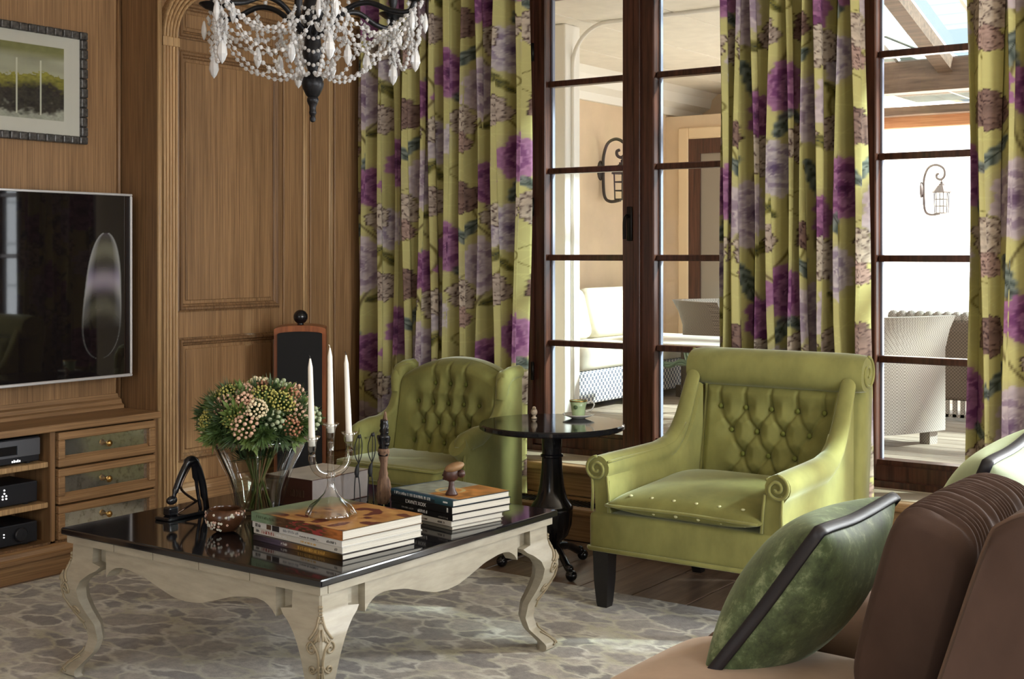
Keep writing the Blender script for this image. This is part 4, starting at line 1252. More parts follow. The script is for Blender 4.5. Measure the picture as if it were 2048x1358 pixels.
def apron_poly(L):
    ts = np.linspace(-L, L, 49)
    low = [interp(abs(t_) / L, [0, .15, .32, .52, .70, .80, .88, .95, 1.0], [.338, .342, .360, .384, .395, .397, .392, .378, .356]) for t_ in ts]
    return [(t_, z_) for t_, z_ in zip(ts, low)] + [(L, .446), (-L, .446)]
def brk_poly(t0, t1):
    ts = np.linspace(t0, t1, 9)
    return [(t_, .374 + .012 * math.sin(PI * k / 8)) for k, t_ in enumerate(ts)] + [(t1, .446), (t0, .446)]
L = .385
for s in (-1, 1):
    e = s * (b - .012)
    mk('apron', prism(apron_poly(L), 'y', e, e - s * .05), cream, ctb)
    mk('apron', prism(apron_poly(L), 'x', s * (a - .012), s * (a - .012) - s * .05), cream, ctb)
    for q in (-1, 1):
        lo, hi = sorted((q * L, q * (a - .10)))
        mk('apron_bracket', prism(brk_poly(lo, hi), 'y', e - s * .036, e - s * .056), cream, ctb)
        mk('apron_bracket', prism(brk_poly(lo, hi), 'x', s * (a - .038), s * (a - .058)), cream, ctb)
LZ = [.0125, .018, .035, .06, .09, .13, .18, .23, .27, .305, .335, .358, .372, .386, .392, .446]
LO = [.004, .012, .012, -.010, -.036, -.046, -.036, -.010, .008, .018, .016, .006, -.002, -.008, -.010, -.012]
LW = [.062, .068, .068, .060, .054, .054, .060, .070, .080, .092, .108, .128, .148, .158, .112, .110]
zs = np.linspace(.0125, .446, 66)
def lo_w(z): return interp(z, LZ, LO), interp(z, LZ, LW)
def leg_pt(face, u, z, out=.002):
    o, w_ = lo_w(z)
    return (a + o - u, b + o + out, z) if face == 0 else (a + o + out, b + o - u, z)
leg_secs = []
for z in zs:
    o, w_ = lo_w(z)
    x1, y1 = a + o, b + o
    c_ = .006
    leg_secs.append([(x1 - w_, y1, z), (x1 - c_, y1, z), (x1, y1 - c_, z), (x1, y1 - w_, z), (x1 - w_ * .45, y1 - w_ * .95, z), (x1 - w_ * .95, y1 - w_ * .45, z)])
leg_vf = loft(leg_secs)
orn = ([], [])
def curve2(pts, r, n=5):
    for face in (0, 1):
        pp = smooth_path([(p[0], p[1], 0) for p in pts], n)
        orn[face].append(tube([leg_pt(face, p.x, p.y) for p in pp], r, 6))
def scroll2(cu, cz, r0, r1, turns, st, sg, rad=.0035):
    for face in (0, 1):
        n = 26
        pp = []
        for i in range(n + 1):
            rr = r0 + (r1 - r0) * i / n; an = R(st) + sg * 2 * PI * turns * i / n
            pp.append(leg_pt(face, cu + rr * math.cos(an), cz + rr * math.sin(an)))
        orn[face].append(tube(pp, rad, 6))
scroll2(.034, .300, .020, .004, 1.3, 100, -1)
scroll2(.030, .232, .014, .003, 1.2, 250, 1)
curve2([(.004, .385), (.012, .362), (.024, .345), (.044, .325)], .004)
curve2([(.003, .355), (.010, .338), (.018, .325), (.026, .318)], .0035)
for k in range(4): curve2([(.003 + .004 * k, .352 - .004 * k), (.006 + .008 * k, .325 - .001 * k)], .0028)
curve2([(.034, .320), (.016, .300), (.006, .265), (.012, .235), (.030, .218)], .004)
curve2([(.003, .25), (.010, .205), (.020, .185)], .0035); curve2([(.002, .225), (.004, .18), (.010, .160)], .003)
curve2([(.020, .075), (.010, .055), (.014, .035), (.026, .028)], .0035); curve2([(.004, .10), (.004, .06), (.006, .03)], .003)
for face in (0, 1):
    for k in range(5): orn[face].append(sphere(leg_pt(face, .003, .41 - .010 * k, .001), .005 - .0005 * k, 6, 4))
for sx in (-1, 1):
    for sy in (-1, 1):
        f = lambda vf: ([(sx * p[0], sy * p[1], p[2]) for p in vf[0]], vf[1])
        lg = mk('leg', f(leg_vf), cream, ctb, smooth=True, angle=35)
        for q in (0, 1): mk('carved_ornament', f(join(orn[q])), glaze, lg, smooth=True)['kind'] = 'stuff'

# ---- books
page_m = NT('page_edges')
wv = page_m.noise(page_m.coord((2, 2, 900)), 1.0, 2)
page_m.set(Base_Color=page_m.ramp(wv, [(0.35, lin(176, 172, 160)), (0.65, lin(226, 222, 210))]), Roughness=.8)
page_m = page_m.m
art_mat = attr_mat('printed_cover', rough=.28, spec=.5)
ink_w = plain('pale_print', lin(226, 226, 222), .5); ink_k = plain('dark_print', lin(40, 38, 40), .5); ink_r = plain('red_print', lin(150, 56, 44), .5); ink_g = plain('gold_print', lin(206, 166, 84), .5); ink_b = plain('brown_print', lin(84, 62, 44), .5)
def book(label, loc, rz, L_, D_, T_, col, marks=(), art=None, spine_art=None, group='coffee table books', title=None, pages=None):
    """origin at the right end of the spine, on the ground; spine along -x at y=0, pages open to +x and +y"""
    o = thing('book', label, 'book', loc, rz, group)
    m = plain('cover_' + str(len(bpy.data.materials)), col, .3)
    c_ = .0022
    mk('cover', join([rbox(-L_, 0, 0, D_, 0, c_, .0008, 1), rbox(-L_, 0, 0, D_, T_ - c_, T_, .0008, 1), rbox(-L_, 0, 0, c_, c_, T_ - c_, .0006, 1)]), m, o)
    mk('page_block', box(-L_ + .004, -.003, c_, D_ - .004, c_, T_ - c_), pages or page_m, o)
    if art is not None:
        n, k = 110, 90
        U, V = np.meshgrid(np.linspace(0, 1, n), np.linspace(0, 1, k))
        P = np.stack([-L_ + .001 + U * (L_ - .002), .001 + V * (D_ - .002), np.full_like(U, T_ + .0004)], -1)
        mk('cover_picture', gridmesh(P), art_mat, o, cols=art(U, V).reshape(-1, 3))
    if spine_art is not None:
        n, k = 130, 12
        U, V = np.meshgrid(np.linspace(0, 1, n), np.linspace(0, 1, k))
        P = np.stack([-L_ + U * L_, np.full_like(U, -.0004), V * T_], -1)
        mk('spine_picture', gridmesh(P), art_mat, o, cols=spine_art(U, V).reshape(-1, 3))
    for (u0, u1, v0, v1, mt, style) in marks:
        parts = []
        x0, x1 = -L_ + L_ * u0, -L_ + L_ * u1; z0, z1 = T_ * v0, T_ * v1
        if style == 'block': parts.append(box(x0, x1, -.0009, .0, z0, z1))
        else:
            rr = random.Random(int(u0 * 1000) + int(T_ * 10000)); x = x0
            while x < x1:
                w_ = rr.uniform(.0018, .0042); hh = rr.choice((1, 1, .75)) * (z1 - z0)
                parts.append(box(x, min(x + w_ * .45, x1), -.0009, .0, z0, z0 + hh))
                if rr.random() < .6: parts.append(box(x, min(x + w_, x1), -.0009, 0, z0 + hh * rr.choice((0, .45, .85)), z0 + hh * rr.choice((0, .45, .85)) + (z1 - z0) * .14 + .0002))
                x += w_ + rr.choice((.0016, .0016, .005))
        mk('spine_print', join(parts), mt, o)
    if title:
        txt, u, sz, mt = title
        text_mesh('spine_title', txt, sz, mt, o, Matrix.Translation((-L_ + L_ * u, -.0006, T_ * .5)) @ Matrix.Rotation(R(90), 4, 'X'), .0002)
    return o
def art_autumn(U, V):
    n = vnoise(U + 1, V + 1, 7, 11) * .5 + vnoise(U + 1, V + 1, 19, 12) * .5
    c1 = np.array(lin(150, 92, 48)); c2 = np.array(lin(206, 160, 96)); c3 = np.array(lin(96, 40, 36)); gr_ = np.array(lin(122, 140, 112))
    C = c1[None, None] * (1 - n)[..., None] + c2[None, None] * n[..., None]
    m = vnoise(U + 4, V + 2, 11, 15)[..., None] > .66
    C = np.where(m, c3, C)
    g = np.clip((.34 - U) / .2 + (V - .5) * .6, 0, 1)[..., None]
    C = C * (1 - g) + gr_ * (.8 + .4 * n[..., None]) * g
    return C
def spine_autumn(U, V):
    n = vnoise(U * 3 + 1, V + 1, 9, 31)
    C = np.empty(U.shape + (3,)); C[:] = lin(84, 62, 44)
    C = C * (.4 + 1.2 * n[..., None])
    g = np.clip((.30 - U) / .1, 0, 1)[..., None]
    C = C * (1 - g) + np.array(lin(120, 146, 118)) * (.8 + .3 * n[..., None]) * g
    C = np.where(((n > .62) & (U > .4))[..., None], np.array(lin(150, 60, 60)), C)
    e = np.clip((U - .78) / .1, 0, 1)[..., None]
    return C * (1 - e) + np.array(lin(176, 110, 60)) * (.6 + .7 * n[..., None]) * e
def art_plate(U, V):
    n = vnoise(U + 2, V + 3, 10, 21)
    C = np.empty(U.shape + (3,)); C[:] = lin(150, 160, 150)
    C = C * (.6 + .7 * vnoise(U + 1, V + 6, 16, 23)[..., None])
    C = np.where((U > .52)[..., None] & (V > .1)[..., None], np.array(lin(196, 134, 70)) * (.55 + .8 * n[..., None]), C)
    C = np.where(((np.hypot((U - .55) * 1.2, V - .45) < .2) & (np.hypot((U - .55) * 1.2, V - .45) > .15))[..., None], np.array(lin(214, 190, 130)), C)
    C = np.where((V < .06)[..., None] | (U < .03)[..., None], np.array(lin(50, 78, 104)), C)
    return C
def spine_teal(U, V):
    C = np.empty(U.shape + (3,)); C[:] = lin(24, 34, 40)
    t_ = np.clip((V - .45) / .3, 0, 1)[..., None]
    C = C * (1 - t_) + np.array(lin(48, 84, 104)) * t_
    return np.where((U > .72)[..., None], np.array(lin(38, 74, 84)) * (.6 + .6 * V[..., None]), C)
def spine_dusk(U, V):
    n = vnoise(U * 2 + 1, V + 3, 9, 41)[..., None]
    k1, k2, k3 = np.array(lin(30, 26, 30)), np.array(lin(84, 76, 96)), np.array(lin(128, 96, 48))
    u_ = U[..., None]
    C = np.where(u_ < .3, k1 + (k2 - k1) * np.clip(u_ / .3, 0, 1), k2 + (k3 - k2) * np.clip((u_ - .3) / .25, 0, 1))
    C = np.where(u_ > .8, C * np.clip((1 - u_) / .2, .12, 1), C)
    return C * (.6 + .7 * n)
S1 = (-2.589, 2.788); r1 = -6.6
z = TZ + .0004
for i, (T_, L_, D_, dx, dy, dr, lab, kw) in enumerate([
    (.017, .425, .300, 0, 0, 0.6, 'dark book with dusky brown spine at the bottom of the near stack', dict(col=lin(40, 34, 32), spine_art=spine_dusk, marks=[(.33, .40, .3, .75, ink_w, 't'), (.52, .82, .25, .8, ink_g, 't')])),
    (.019, .432, .325, -.006, .006, -.4, 'thin white paperback second from the bottom of the near stack', dict(col=lin(206, 204, 196), marks=[(.03, .07, .3, .7, ink_k, 't'), (.10, .24, .25, .75, ink_r, 't'), (.27, .40, .35, .65, ink_w, 't'), (.55, .72, .3, .6, ink_g, 't'), (.92, .95, .3, .7, ink_k, 't')])),
    (.021, .432, .328, -.006, .004, 0, 'white book with two small dark pictures on its spine in the near stack', dict(col=lin(214, 214, 210), marks=[(.04, .10, .2, .7, ink_k, 't'), (.17, .22, .15, .85, ink_b, 'block'), (.235, .315, .1, .9, ink_k, 'block'), (.36, .53, .35, .7, plain('grey_print', lin(150, 152, 154), .5), 't'), (.55, .75, .15, .4, ink_k, 't'), (.84, .94, .25, .6, ink_k, 't')])),
    (.029, .436, .330, 0, .0, .3, 'thick art book with autumn-coloured cover under the glass candelabrum', dict(col=lin(96, 78, 54), art=art_autumn, spine_art=spine_autumn, marks=[(.06, .26, .42, .72, plain('green_print', lin(58, 70, 48), .5), 't')]))]):
    book(lab, (S1[0] + dx, S1[1] + dy, z), r1 + dr, L_, D_, T_, group='books in the near stack', **kw)
    z += T_ + .0004
Z1 = z
S2 = (-2.577, 3.295); r2 = -10.9
z = TZ + .0004
for i, (T_, L_, D_, dx, dy, dr, lab, kw) in enumerate([
    (.012, .270, .225, -.004, .004, 0, 'thin grey book at the bottom of the far stack', dict(col=lin(140, 136, 126))),
    (.017, .305, .235, -.004, .0, .5, 'slim white book second from the bottom of the far stack', dict(col=lin(196, 192, 184), marks=[(.08, .30, .3, .6, ink_g, 't'), (.42, .62, .3, .6, ink_b, 't'), (.78, .90, .3, .7, ink_k, 't')])),
    (.022, .318, .262, 0, 0, 0, 'black book with small grey lettering in the middle of the far stack', dict(col=lin(18, 17, 19), marks=[(.18, .38, .45, .7, plain('dim_print', lin(120, 118, 112), .5), 't'), (.45, .60, .35, .8, ink_w, 't'), (.78, .93, .2, .45, plain('dim_print', lin(120, 118, 112), .5), 't')])),
    (.024, .320, .265, 0, -.002, -.3, 'black book with a large white title on its spine in the far stack', dict(col=lin(14, 13, 15), title=("L'AVNTI XOIX", .42, .017, ink_w), marks=[(.92, .95, .2, .8, ink_w, 't')])),
    (.021, .320, .258, .002, .0, .2, 'blue-edged book with orange plate on its cover under the carved head', dict(col=lin(34, 52, 62), art=art_plate, spine_art=spine_teal, marks=[(.06, .66, .28, .74, ink_w, 't'), (.85, .92, .4, .65, ink_w, 'block')]))]):
    book(lab, (S2[0] + dx, S2[1] + dy, z), r2 + dr, L_, D_, T_, group='books in the far stack', **kw)
    z += T_ + .0004
Z2 = z
book('thick grey book with dark brown spine lying behind the glass vase', (-3.200, 3.290, TZ + .0004), 0, .235, .30, .100, lin(70, 40, 32), art=lambda U, V: np.array(lin(196, 192, 182))[None, None] * (.72 + .4 * vnoise(U + 1, V + 1, 6, 51))[..., None], group='coffee table books', pages=plain('grey_slipcase', lin(128, 120, 116), .7, var=.08), marks=[(.55, .85, .35, .6, ink_b, 't')])

# ---- glass vase and bouquet
vase_glass = thin_glass('clear_crystal', (.95, .96, .955), 1.5, 3.0, .04)
VX, VY = -3.275, 3.105
vz = thing('glass_vase', 'flared clear crystal vase holding the bouquet on the coffee table', 'vase', (VX, VY, TZ + .0004))
def scal(a_, z_): return 1 + .025 * math.cos(8 * a_) * max(0, (z_ - .08) / .2)
mk('vase_body', lathe([(.0, .0), (.070, 0), (.076, .006), (.078, .04), (.086, .09), (.104, .14), (.132, .20), (.158, .25), (.170, .272), (.166, .273), (.152, .25), (.126, .20), (.098, .14), (.080, .09), (.072, .04), (.066, .022), (0, .018)], 48, mod=scal), vase_glass, vz, smooth=True)
mk('water', lathe([(0, .0195), (.064, .023), (.070, .04), (.076, .09), (.085, .122), (0, .122)], 32), thin_glass('vase_water', (.93, .95, .90), 1.33, .8), vz, smooth=True)
ribs = [tube([(.0785 * math.cos(q) * 1.0, .0785 * math.sin(q), .03), (.106 * math.cos(q), .106 * math.sin(q), .14), (.163 * math.cos(q), .163 * math.sin(q), .258)], [.003, .005, .003], 6) for q in [2 * PI * k / 8 for k in range(8)]]
mk('cut_ribs', join(ribs), vase_glass, vz, smooth=True)
bq = thing('flower_bouquet', 'full bouquet of cream, pink and yellow flowers with green foliage in the crystal vase', 'bouquet', (VX, VY, TZ + .0004))
stem_m = plain('flower_stem', lin(96, 104, 52), .6, var=.3)
stem_b = plain('woody_stem', lin(120, 92, 60), .6, var=.2)
leaf_m = [plain('leaf_green_%d' % k, c, .5, var=.25, vscale=40) for k, c in enumerate((lin(74, 98, 50), lin(104, 126, 66), lin(62, 84, 48)))]
flo = [plain('floret_pink', lin(214, 176, 152), .7, var=.25, vscale=120), plain('floret_cream', lin(222, 208, 174), .7, var=.2, vscale=120), plain('floret_yellow', lin(176, 170, 92), .7, var=.2, vscale=120), plain('floret_sage', lin(160, 170, 138), .7, var=.2, vscale=120), plain('floret_rust', lin(172, 120, 92), .7, var=.25, vscale=120)]
rb = random.Random(21)
for k in range(38):
    an = rb.uniform(0, 2 * PI); r0 = rb.uniform(.01, .052); r1_ = rb.uniform(.03, .10); a2 = an + rb.uniform(-1.8, 1.8)
    mk('stem', tube([(r0 * math.cos(an), r0 * math.sin(an), .027), (.02 * math.cos(a2), .02 * math.sin(a2), .13), (r1_ * math.cos(a2), r1_ * math.sin(a2), .27), (1.2 * r1_ * math.cos(a2), 1.2 * r1_ * math.sin(a2), .33)], .0028, 5), stem_m if k % 3 else stem_b, bq, smooth=True)
# dome of heads
heads = []
n_h = 36
for k in range(n_h):
    f = (k + .5) / n_h
    th = k * 2.399963
    ph = math.acos(1 - f * 1.02)
    heads.append((math.sin(ph) * math.cos(th), math.sin(ph) * math.sin(th), math.cos(ph)))
def head_mesh(kind, rr):
    parts = []
    n = {0: 34, 1: 40, 2: 60, 3: 18, 4: 34}[kind]
    fr = {0: .0062, 1: .0056, 2: .0042, 3: .0075, 4: .005}[kind]
    for i in range(n):
        f = (i + .5) / n; ph = math.acos(1 - f * .95); th = i * 2.399963
        q = rr * rb.uniform(.85, 1.1)
        p = (q * math.sin(ph) * math.cos(th), q * math.sin(ph) * math.sin(th), q * .7 * math.cos(ph))
        parts.append(sphere(p, fr * rb.uniform(.75, 1.25), 6, 4))
    return join(parts)
protos = {}
for k, d in enumerate(heads):
    kind = rb.choice((0, 0, 0, 1, 1, 1, 2, 3, 4))
    if (kind, k % 2) not in protos: protos[(kind, k % 2)] = mk('flower_head', head_mesh(kind, .036 + .008 * (k % 2)), flo[kind], bq, smooth=True); o = protos[(kind, k % 2)]
    else: o = bpy.data.objects.new('flower_head', protos[(kind, k % 2)].data); COL.objects.link(o); o.parent = bq
    q = rb.uniform(.90, 1.08)
    o.location = (.178 * d[0] * q, .178 * d[1] * q, .318 + .125 * d[2] * q)
    o.rotation_euler = Vector((d[0], d[1], d[2] + .25)).to_track_quat('Z', 'Y').to_euler()
def sprig_mesh(n, L_, w_):
    parts = []
    for i in range(n):
        th = rb.uniform(0, 2 * PI); el = rb.uniform(.2, 1.4)
        d = Vector((math.cos(th) * math.cos(el), math.sin(th) * math.cos(el), math.sin(el)))
        s = d.cross(Vector((0, 0, 1))).normalized() * w_
        p = d * rb.uniform(0, L_ * .5); q = p + d * L_ * rb.uniform(.5, 1); m_ = (p + q) / 2 + Vector((0, 0, -.003))
        up = s.cross(d).normalized() * (w_ * .25)
        V_ = [tuple(p), tuple(m_ + s + up), tuple(q), tuple(m_ - s + up), tuple(m_)]
        parts.append((V_, [(0, 1, 4), (1, 2, 4), (2, 3, 4), (3, 0, 4)]))
    return join(parts)
sp_pro = [sprig_mesh(80, .048, .0042), sprig_mesh(60, .046, .0075), sprig_mesh(100, .050, .0026)]
sp_me = [mk('leaf_sprig', v, leaf_m[k], bq, normals=False) for k, v in enumerate(sp_pro)]
for k in range(120):
    o = sp_me[k] if k < 3 else bpy.data.objects.new('leaf_sprig', sp_me[k % 3].data)
    if k >= 3: COL.objects.link(o); o.parent = bq
    th = k * 2.399963 + .5; ph = math.acos(1 - ((k + .5) / 120) * 1.30)
    d = (math.sin(ph) * math.cos(th), math.sin(ph) * math.sin(th), math.cos(ph))
    q = rb.uniform(.70, 1.03)
    o.location = (.178 * d[0] * q, .178 * d[1] * q, .312 + .115 * d[2] * q)
    o.rotation_euler = Vector((d[0], d[1], d[2] * .8)).to_track_quat('Z', 'Y').to_euler()
    o.scale = (1.05,) * 3
for k in range(18):
    o = bpy.data.objects.new('leaf_sprig', sp_me[k % 3].data); COL.objects.link(o); o.parent = bq
    th = k * 2.4; o.location = (.07 * math.cos(th) * (k % 3) / 2, .07 * math.sin(th) * (k % 3) / 2, .19 + .004 * k)
    o.rotation_euler = (rb.uniform(-.5, .5), rb.uniform(-.5, .5), th)
for k in range(8):
    an = 2 * PI * k / 8 + .3
    ca, sa = math.cos(an), math.sin(an)
    P = np.zeros((9, 5, 3))
    for i in range(9):
        f = i / 8; wv_ = .026 * math.sin(PI * min(1, f * .92 + .04)) ** .8
        c = Vector((.10 + .06 * f, 0, .285 + .025 * f - .055 * f * f))
        for j in range(5):
            g = j / 2 - 1
            P[i, j] = (c.x, g * wv_, c.z + .006 * abs(g))
    vf = rot(gridmesh(P), 'Z', math.degrees(an))
    mk('large_leaf', vf, leaf_m[1], bq, smooth=True, normals=False)

# ---- candelabrum and candles
crystal = NT('solid_glass'); crystal.set(Base_Color=(1, 1, 1), Roughness=0.0, IOR=1.45); crystal.p.inputs['Transmission Weight'].default_value = 1.0
crystal = crystal.m
clear = NT('candelabrum_glass'); clear.set(Base_Color=(1, 1, 1), Roughness=0.0, IOR=1.42); clear.p.inputs['Transmission Weight'].default_value = 1.0
_tr = clear.n('ShaderNodeBsdfTransparent'); _mx = clear.n('ShaderNodeMixShader'); _mx.inputs[0].default_value = .5
clear.link(_tr.outputs[0], _mx.inputs[1]); clear.link(clear.p.outputs[0], _mx.inputs[2]); clear.link(_mx.outputs[0], clear.out.inputs['Surface'])
clear = thin_glass('candelabrum_crystal', (.96, .97, .97), 1.5, 4.5, .06)
KX, KY = -2.765, 2.925
cd = thing('glass_candelabrum', 'clear glass three-armed candelabrum standing on the near book stack', 'candelabrum', (KX, KY, Z1 + .0008), -8)
mk('base', lathe([(.070, 0), (.077, .003), (.076, .010), (.062, .034), (.040, .052), (.022, .070), (.012, .092), (.010, .11), (.014, .122), (.012, .135)], 40, mod=lambda q, z_: 1 + .05 * math.cos(8 * q) * (1 if z_ < .05 else .3)), clear, cd, smooth=True)
cup_p = [(.009, 0), (.012, .02), (.015, .045), (.026, .060), (.024, .060), (.0125, .046), (.0115, .03), (0, .03)]
def cup_at(y_, z_): return mv(lathe(cup_p, 24), 0, y_, z_)
mk('stem', lathe([(.012, .125), (.010, .15), (.009, .20), (.010, .228)], 20), clear, cd, smooth=True)
mk('candle_cup', cup_at(0, .227), clear, cd, smooth=True)
for s in (-1, 1):
    mk('arm', tube(smooth_path([(0, s * .006, .128), (0, s * .030, .132), (0, s * .056, .148), (0, s * .070, .172), (0, s * .073, .195)], 6), .0115, 14), clear, cd, smooth=True)
    mk('candle_cup', cup_at(s * .073, .193), clear, cd, smooth=True)
wax = plain('white_wax', lin(232, 228, 218), .45)
rzz = Matrix.Rotation(R(-8), 3, 'Z')
for s, zb, h_, lean, lab in ((0, .258, .262, (-.004, .0), 'tall white taper candle in the central candelabrum cup'), (-1, .224, .268, (-.004, -.004), 'white taper candle in the left candelabrum cup, nearest the flowers'), (1, .224, .270, (-.010, -.004), 'white taper candle in the right candelabrum cup')):
    off = rzz @ Vector((0, s * .073, 0))
    c = thing('taper_candle', lab, 'candle', (KX + off.x, KY + off.y, Z1 + .0008 + zb), 0, 'taper candles in the glass candelabrum')
    n = 10
    mk('wax', loft([[(lean[0] * (k / n) + q * math.cos(t_), lean[1] * (k / n) + q * math.sin(t_), h_ * k / n) for t_ in [2 * PI * j / 14 for j in range(14)]] for k in range(n + 1) for q in [(.0105 - .0035 * k / n) * (1 if k < n else .35)]]), wax, c, smooth=True, angle=60)
    mk('wick', tube([(lean[0], lean[1], h_ - .001), (lean[0] - .001, lean[1], h_ + .006), (lean[0] - .005, lean[1], h_ + .010)], .0011, 5), wax if s == 0 else ink_k, c)

# ---- bowl with blossom decoration
bw = thing('blossom_bowl', 'small brown lacquer bowl decorated with white blossoms', 'bowl', (-3.172, 2.862, TZ + .0004))
prof_b = [(0, 0), (.026, 0), (.040, .008), (.056, .026), (.064, .046), (.062, .064), (.052, .076), (.049, .075), (.058, .062), (.060, .046), (.050, .026), (.030, .012), (0, .010)]
mk('bowl_body', lathe(prof_b, 40), plain('brown_lacquer', lin(74, 48, 32), .18, var=.3, vscale=30), bw, smooth=True)
def on_bowl(an, z_):
    r_ = interp(z_, [0, .008, .026, .046, .064, .076], [.026, .040, .056, .064, .062, .052]) + .001
    return Vector((r_ * math.cos(an), r_ * math.sin(an), z_))
blm = [plain('white_enamel', lin(222, 220, 206), .35), plain('pink_enamel', lin(214, 178, 160), .35)]
rq = random.Random(5)
for k in range(44):
    an = R(-145 + rq.uniform(0, 200)); z_ = rq.uniform(.014, .068)
    if k < 18: an = R(rq.uniform(-120, -60)); z_ = rq.uniform(.012, .042)
    c = on_bowl(an, z_)
    parts = []
    t1 = Vector((-math.sin(an), math.cos(an), 0)); t2 = Vector((0, 0, 1))
    for j in range(5):
        q = 2 * PI * j / 5
        parts.append(sphere(tuple(c + t1 * .0026 * math.cos(q) + t2 * .0026 * math.sin(q)), .0019, 6, 4))
    mk('blossom', join(parts), blm[k % 3 == 0], bw, smooth=True)

# ---- black bent figure
sc1 = thing('bent_figure', 'black abstract bronze figure bending over on a slab at the table edge', 'sculpture', (-3.475, 2.955, TZ + .0004), 92)
mk('slab', rbox(-.105, .105, -.035, .035, 0, .012, .003, 1), black_gloss, sc1)
mk('figure', join([tube(smooth_path([(.092, 0, .010), (.080, 0, .09), (.060, 0, .15), (.035, 0, .185), (.010, 0, .180), (-.02, 0, .14), (-.045, 0, .09), (-.055, 0, .065)], 5), [.006] * 3 + [.013] * 10 + [.016] * 8 + [.011] * 10 + [.007] * 5, 12),
    tube(smooth_path([(.075, .006, .010), (.060, .006, .08), (.048, .005, .15), (.036, 0, .178)], 5), [.006] * 8 + [.012] * 8, 10),
    sphere((-.060, 0, .062), .017, 12, 8, (1.3, .8, .9))]), black_gloss, sc1, smooth=True)
mk('limbs', join([tube(smooth_path([(.03, .004, .172), (-.012, .004, .115), (-.008, .004, .085), (.055, .004, .040)], 5), .0045, 8), tube([(.055, .004, .040), (-.045, 0, .012)], .004, 8), tube([(.10, -.006, .011), (.084, -.006, .10)], .004, 8)]), plain('polished_bronze', lin(96, 80, 70), .2, metal=.9), sc1, smooth=True)
mk('block', rbox(-.085, -.045, -.018, .018, .012, .042, .006, 2), black_gloss, sc1)

# ---- two thin wire figures
for (x, y_, s, lab) in ((-3.160, 3.480, 1.0, 'thin black wire figure, the left of the pair behind the candelabrum'), (-3.122, 3.510, 1.03, 'thin black wire figure, the right of the pair behind the candelabrum')):
    w_ = thing('wire_figure', lab, 'figurine', (x, y_, TZ + .0004), 36, 'thin black wire figures')
    mk('legs', join([tube(smooth_path([(-.010, 0, .0), (-.009, 0, .05), (-.006, 0, .092 * s)], 4), .0022, 6), tube(smooth_path([(.012, 0, .0), (.010, 0, .05), (.005, 0, .092 * s)], 4), .0022, 6), tube([(-.013, -.004, .001), (-.009, 0, .003)], .002, 5), tube([(.009, -.004, .001), (.012, 0, .003)], .002, 5)]), black_matt, w_, smooth=True)
    mk('torso', tube(smooth_path([(0, 0, .088 * s), (-.001, 0, .108 * s), (.002, 0, .128 * s), (.006, 0, .138 * s)], 4), [.004, .006, .0075, .0085, .0085, .008, .0075, .007, .006, .005, .004, .003, .003], 8), black_matt, w_, smooth=True)
    mk('arms', join([tube(smooth_path([(.006, 0, .138 * s), (-.006, 0, .165 * s), (-.008, 0, .20 * s), (.004, 0, .240 * s)], 5), .002, 6), tube(smooth_path([(.006, 0, .138 * s), (.016, 0, .17 * s), (.018, 0, .21 * s), (.012, 0, .245 * s)], 5), .002, 6)]), black_matt, w_, smooth=True)
    mk('head', join([sphere((.008, 0, .236 * s), .006, 10, 6, (1, .8, 1.3)), tube([(.006, 0, .138 * s), (.008, 0, .232 * s)], .0018, 6)]), black_matt, w_, smooth=True)

# ---- carved driftwood totem
tt = thing('carved_totem', 'tall carved driftwood totem with a dark figure on top', 'sculpture', (-2.985, 3.425, TZ + .0004), 20)
drift = wood('driftwood', lin(74, 52, 40), lin(150, 118, 92), 'z', rough=.7, fine=90, bump=.5)
rt = random.Random(9)
def rough_col(z0, z1, rad, n=18, sx=1.0, sy=.7, jit=.18, cx=0):
    secs = []
    for k in range(n + 1):
        z_ = z0 + (z1 - z0) * k / n; r_ = rad(k / n)
        secs.append([(cx + r_ * sx * (1 + rt.uniform(-jit, jit)) * math.cos(t_), r_ * sy * (1 + rt.uniform(-jit, jit)) * math.sin(t_), z_) for t_ in [2 * PI * j / 12 for j in range(12)]])
    return loft(secs)
mk('driftwood_body', rough_col(.022, .215, lambda f: .022 + .006 * math.sin(f * 7) - .004 * f), drift, tt, smooth=True)
mk('dark_figure', join([rough_col(.190, .262, lambda f: .020 - .003 * math.sin(f * 5), 10), rough_col(.255, .318, lambda f: .012 + .004 * math.sin(f * PI), 10, cx=.002), sphere((.014, -.004, .232), .010, 10, 8), sphere((.013, -.002, .272), .007, 10, 8)]), black_gloss, tt, smooth=True)
mk('tip', rough_col(.315, .346, lambda f: .009 * (1 - .7 * f), 6, cx=.006), drift, tt, smooth=True)
mk('feet', join([rough_col(0.0, .03, lambda f: .010, 4, cx=-.012, jit=.1), rough_col(0.0, .03, lambda f: .010, 4, cx=.014, jit=.1)]), black_gloss, tt, smooth=True)

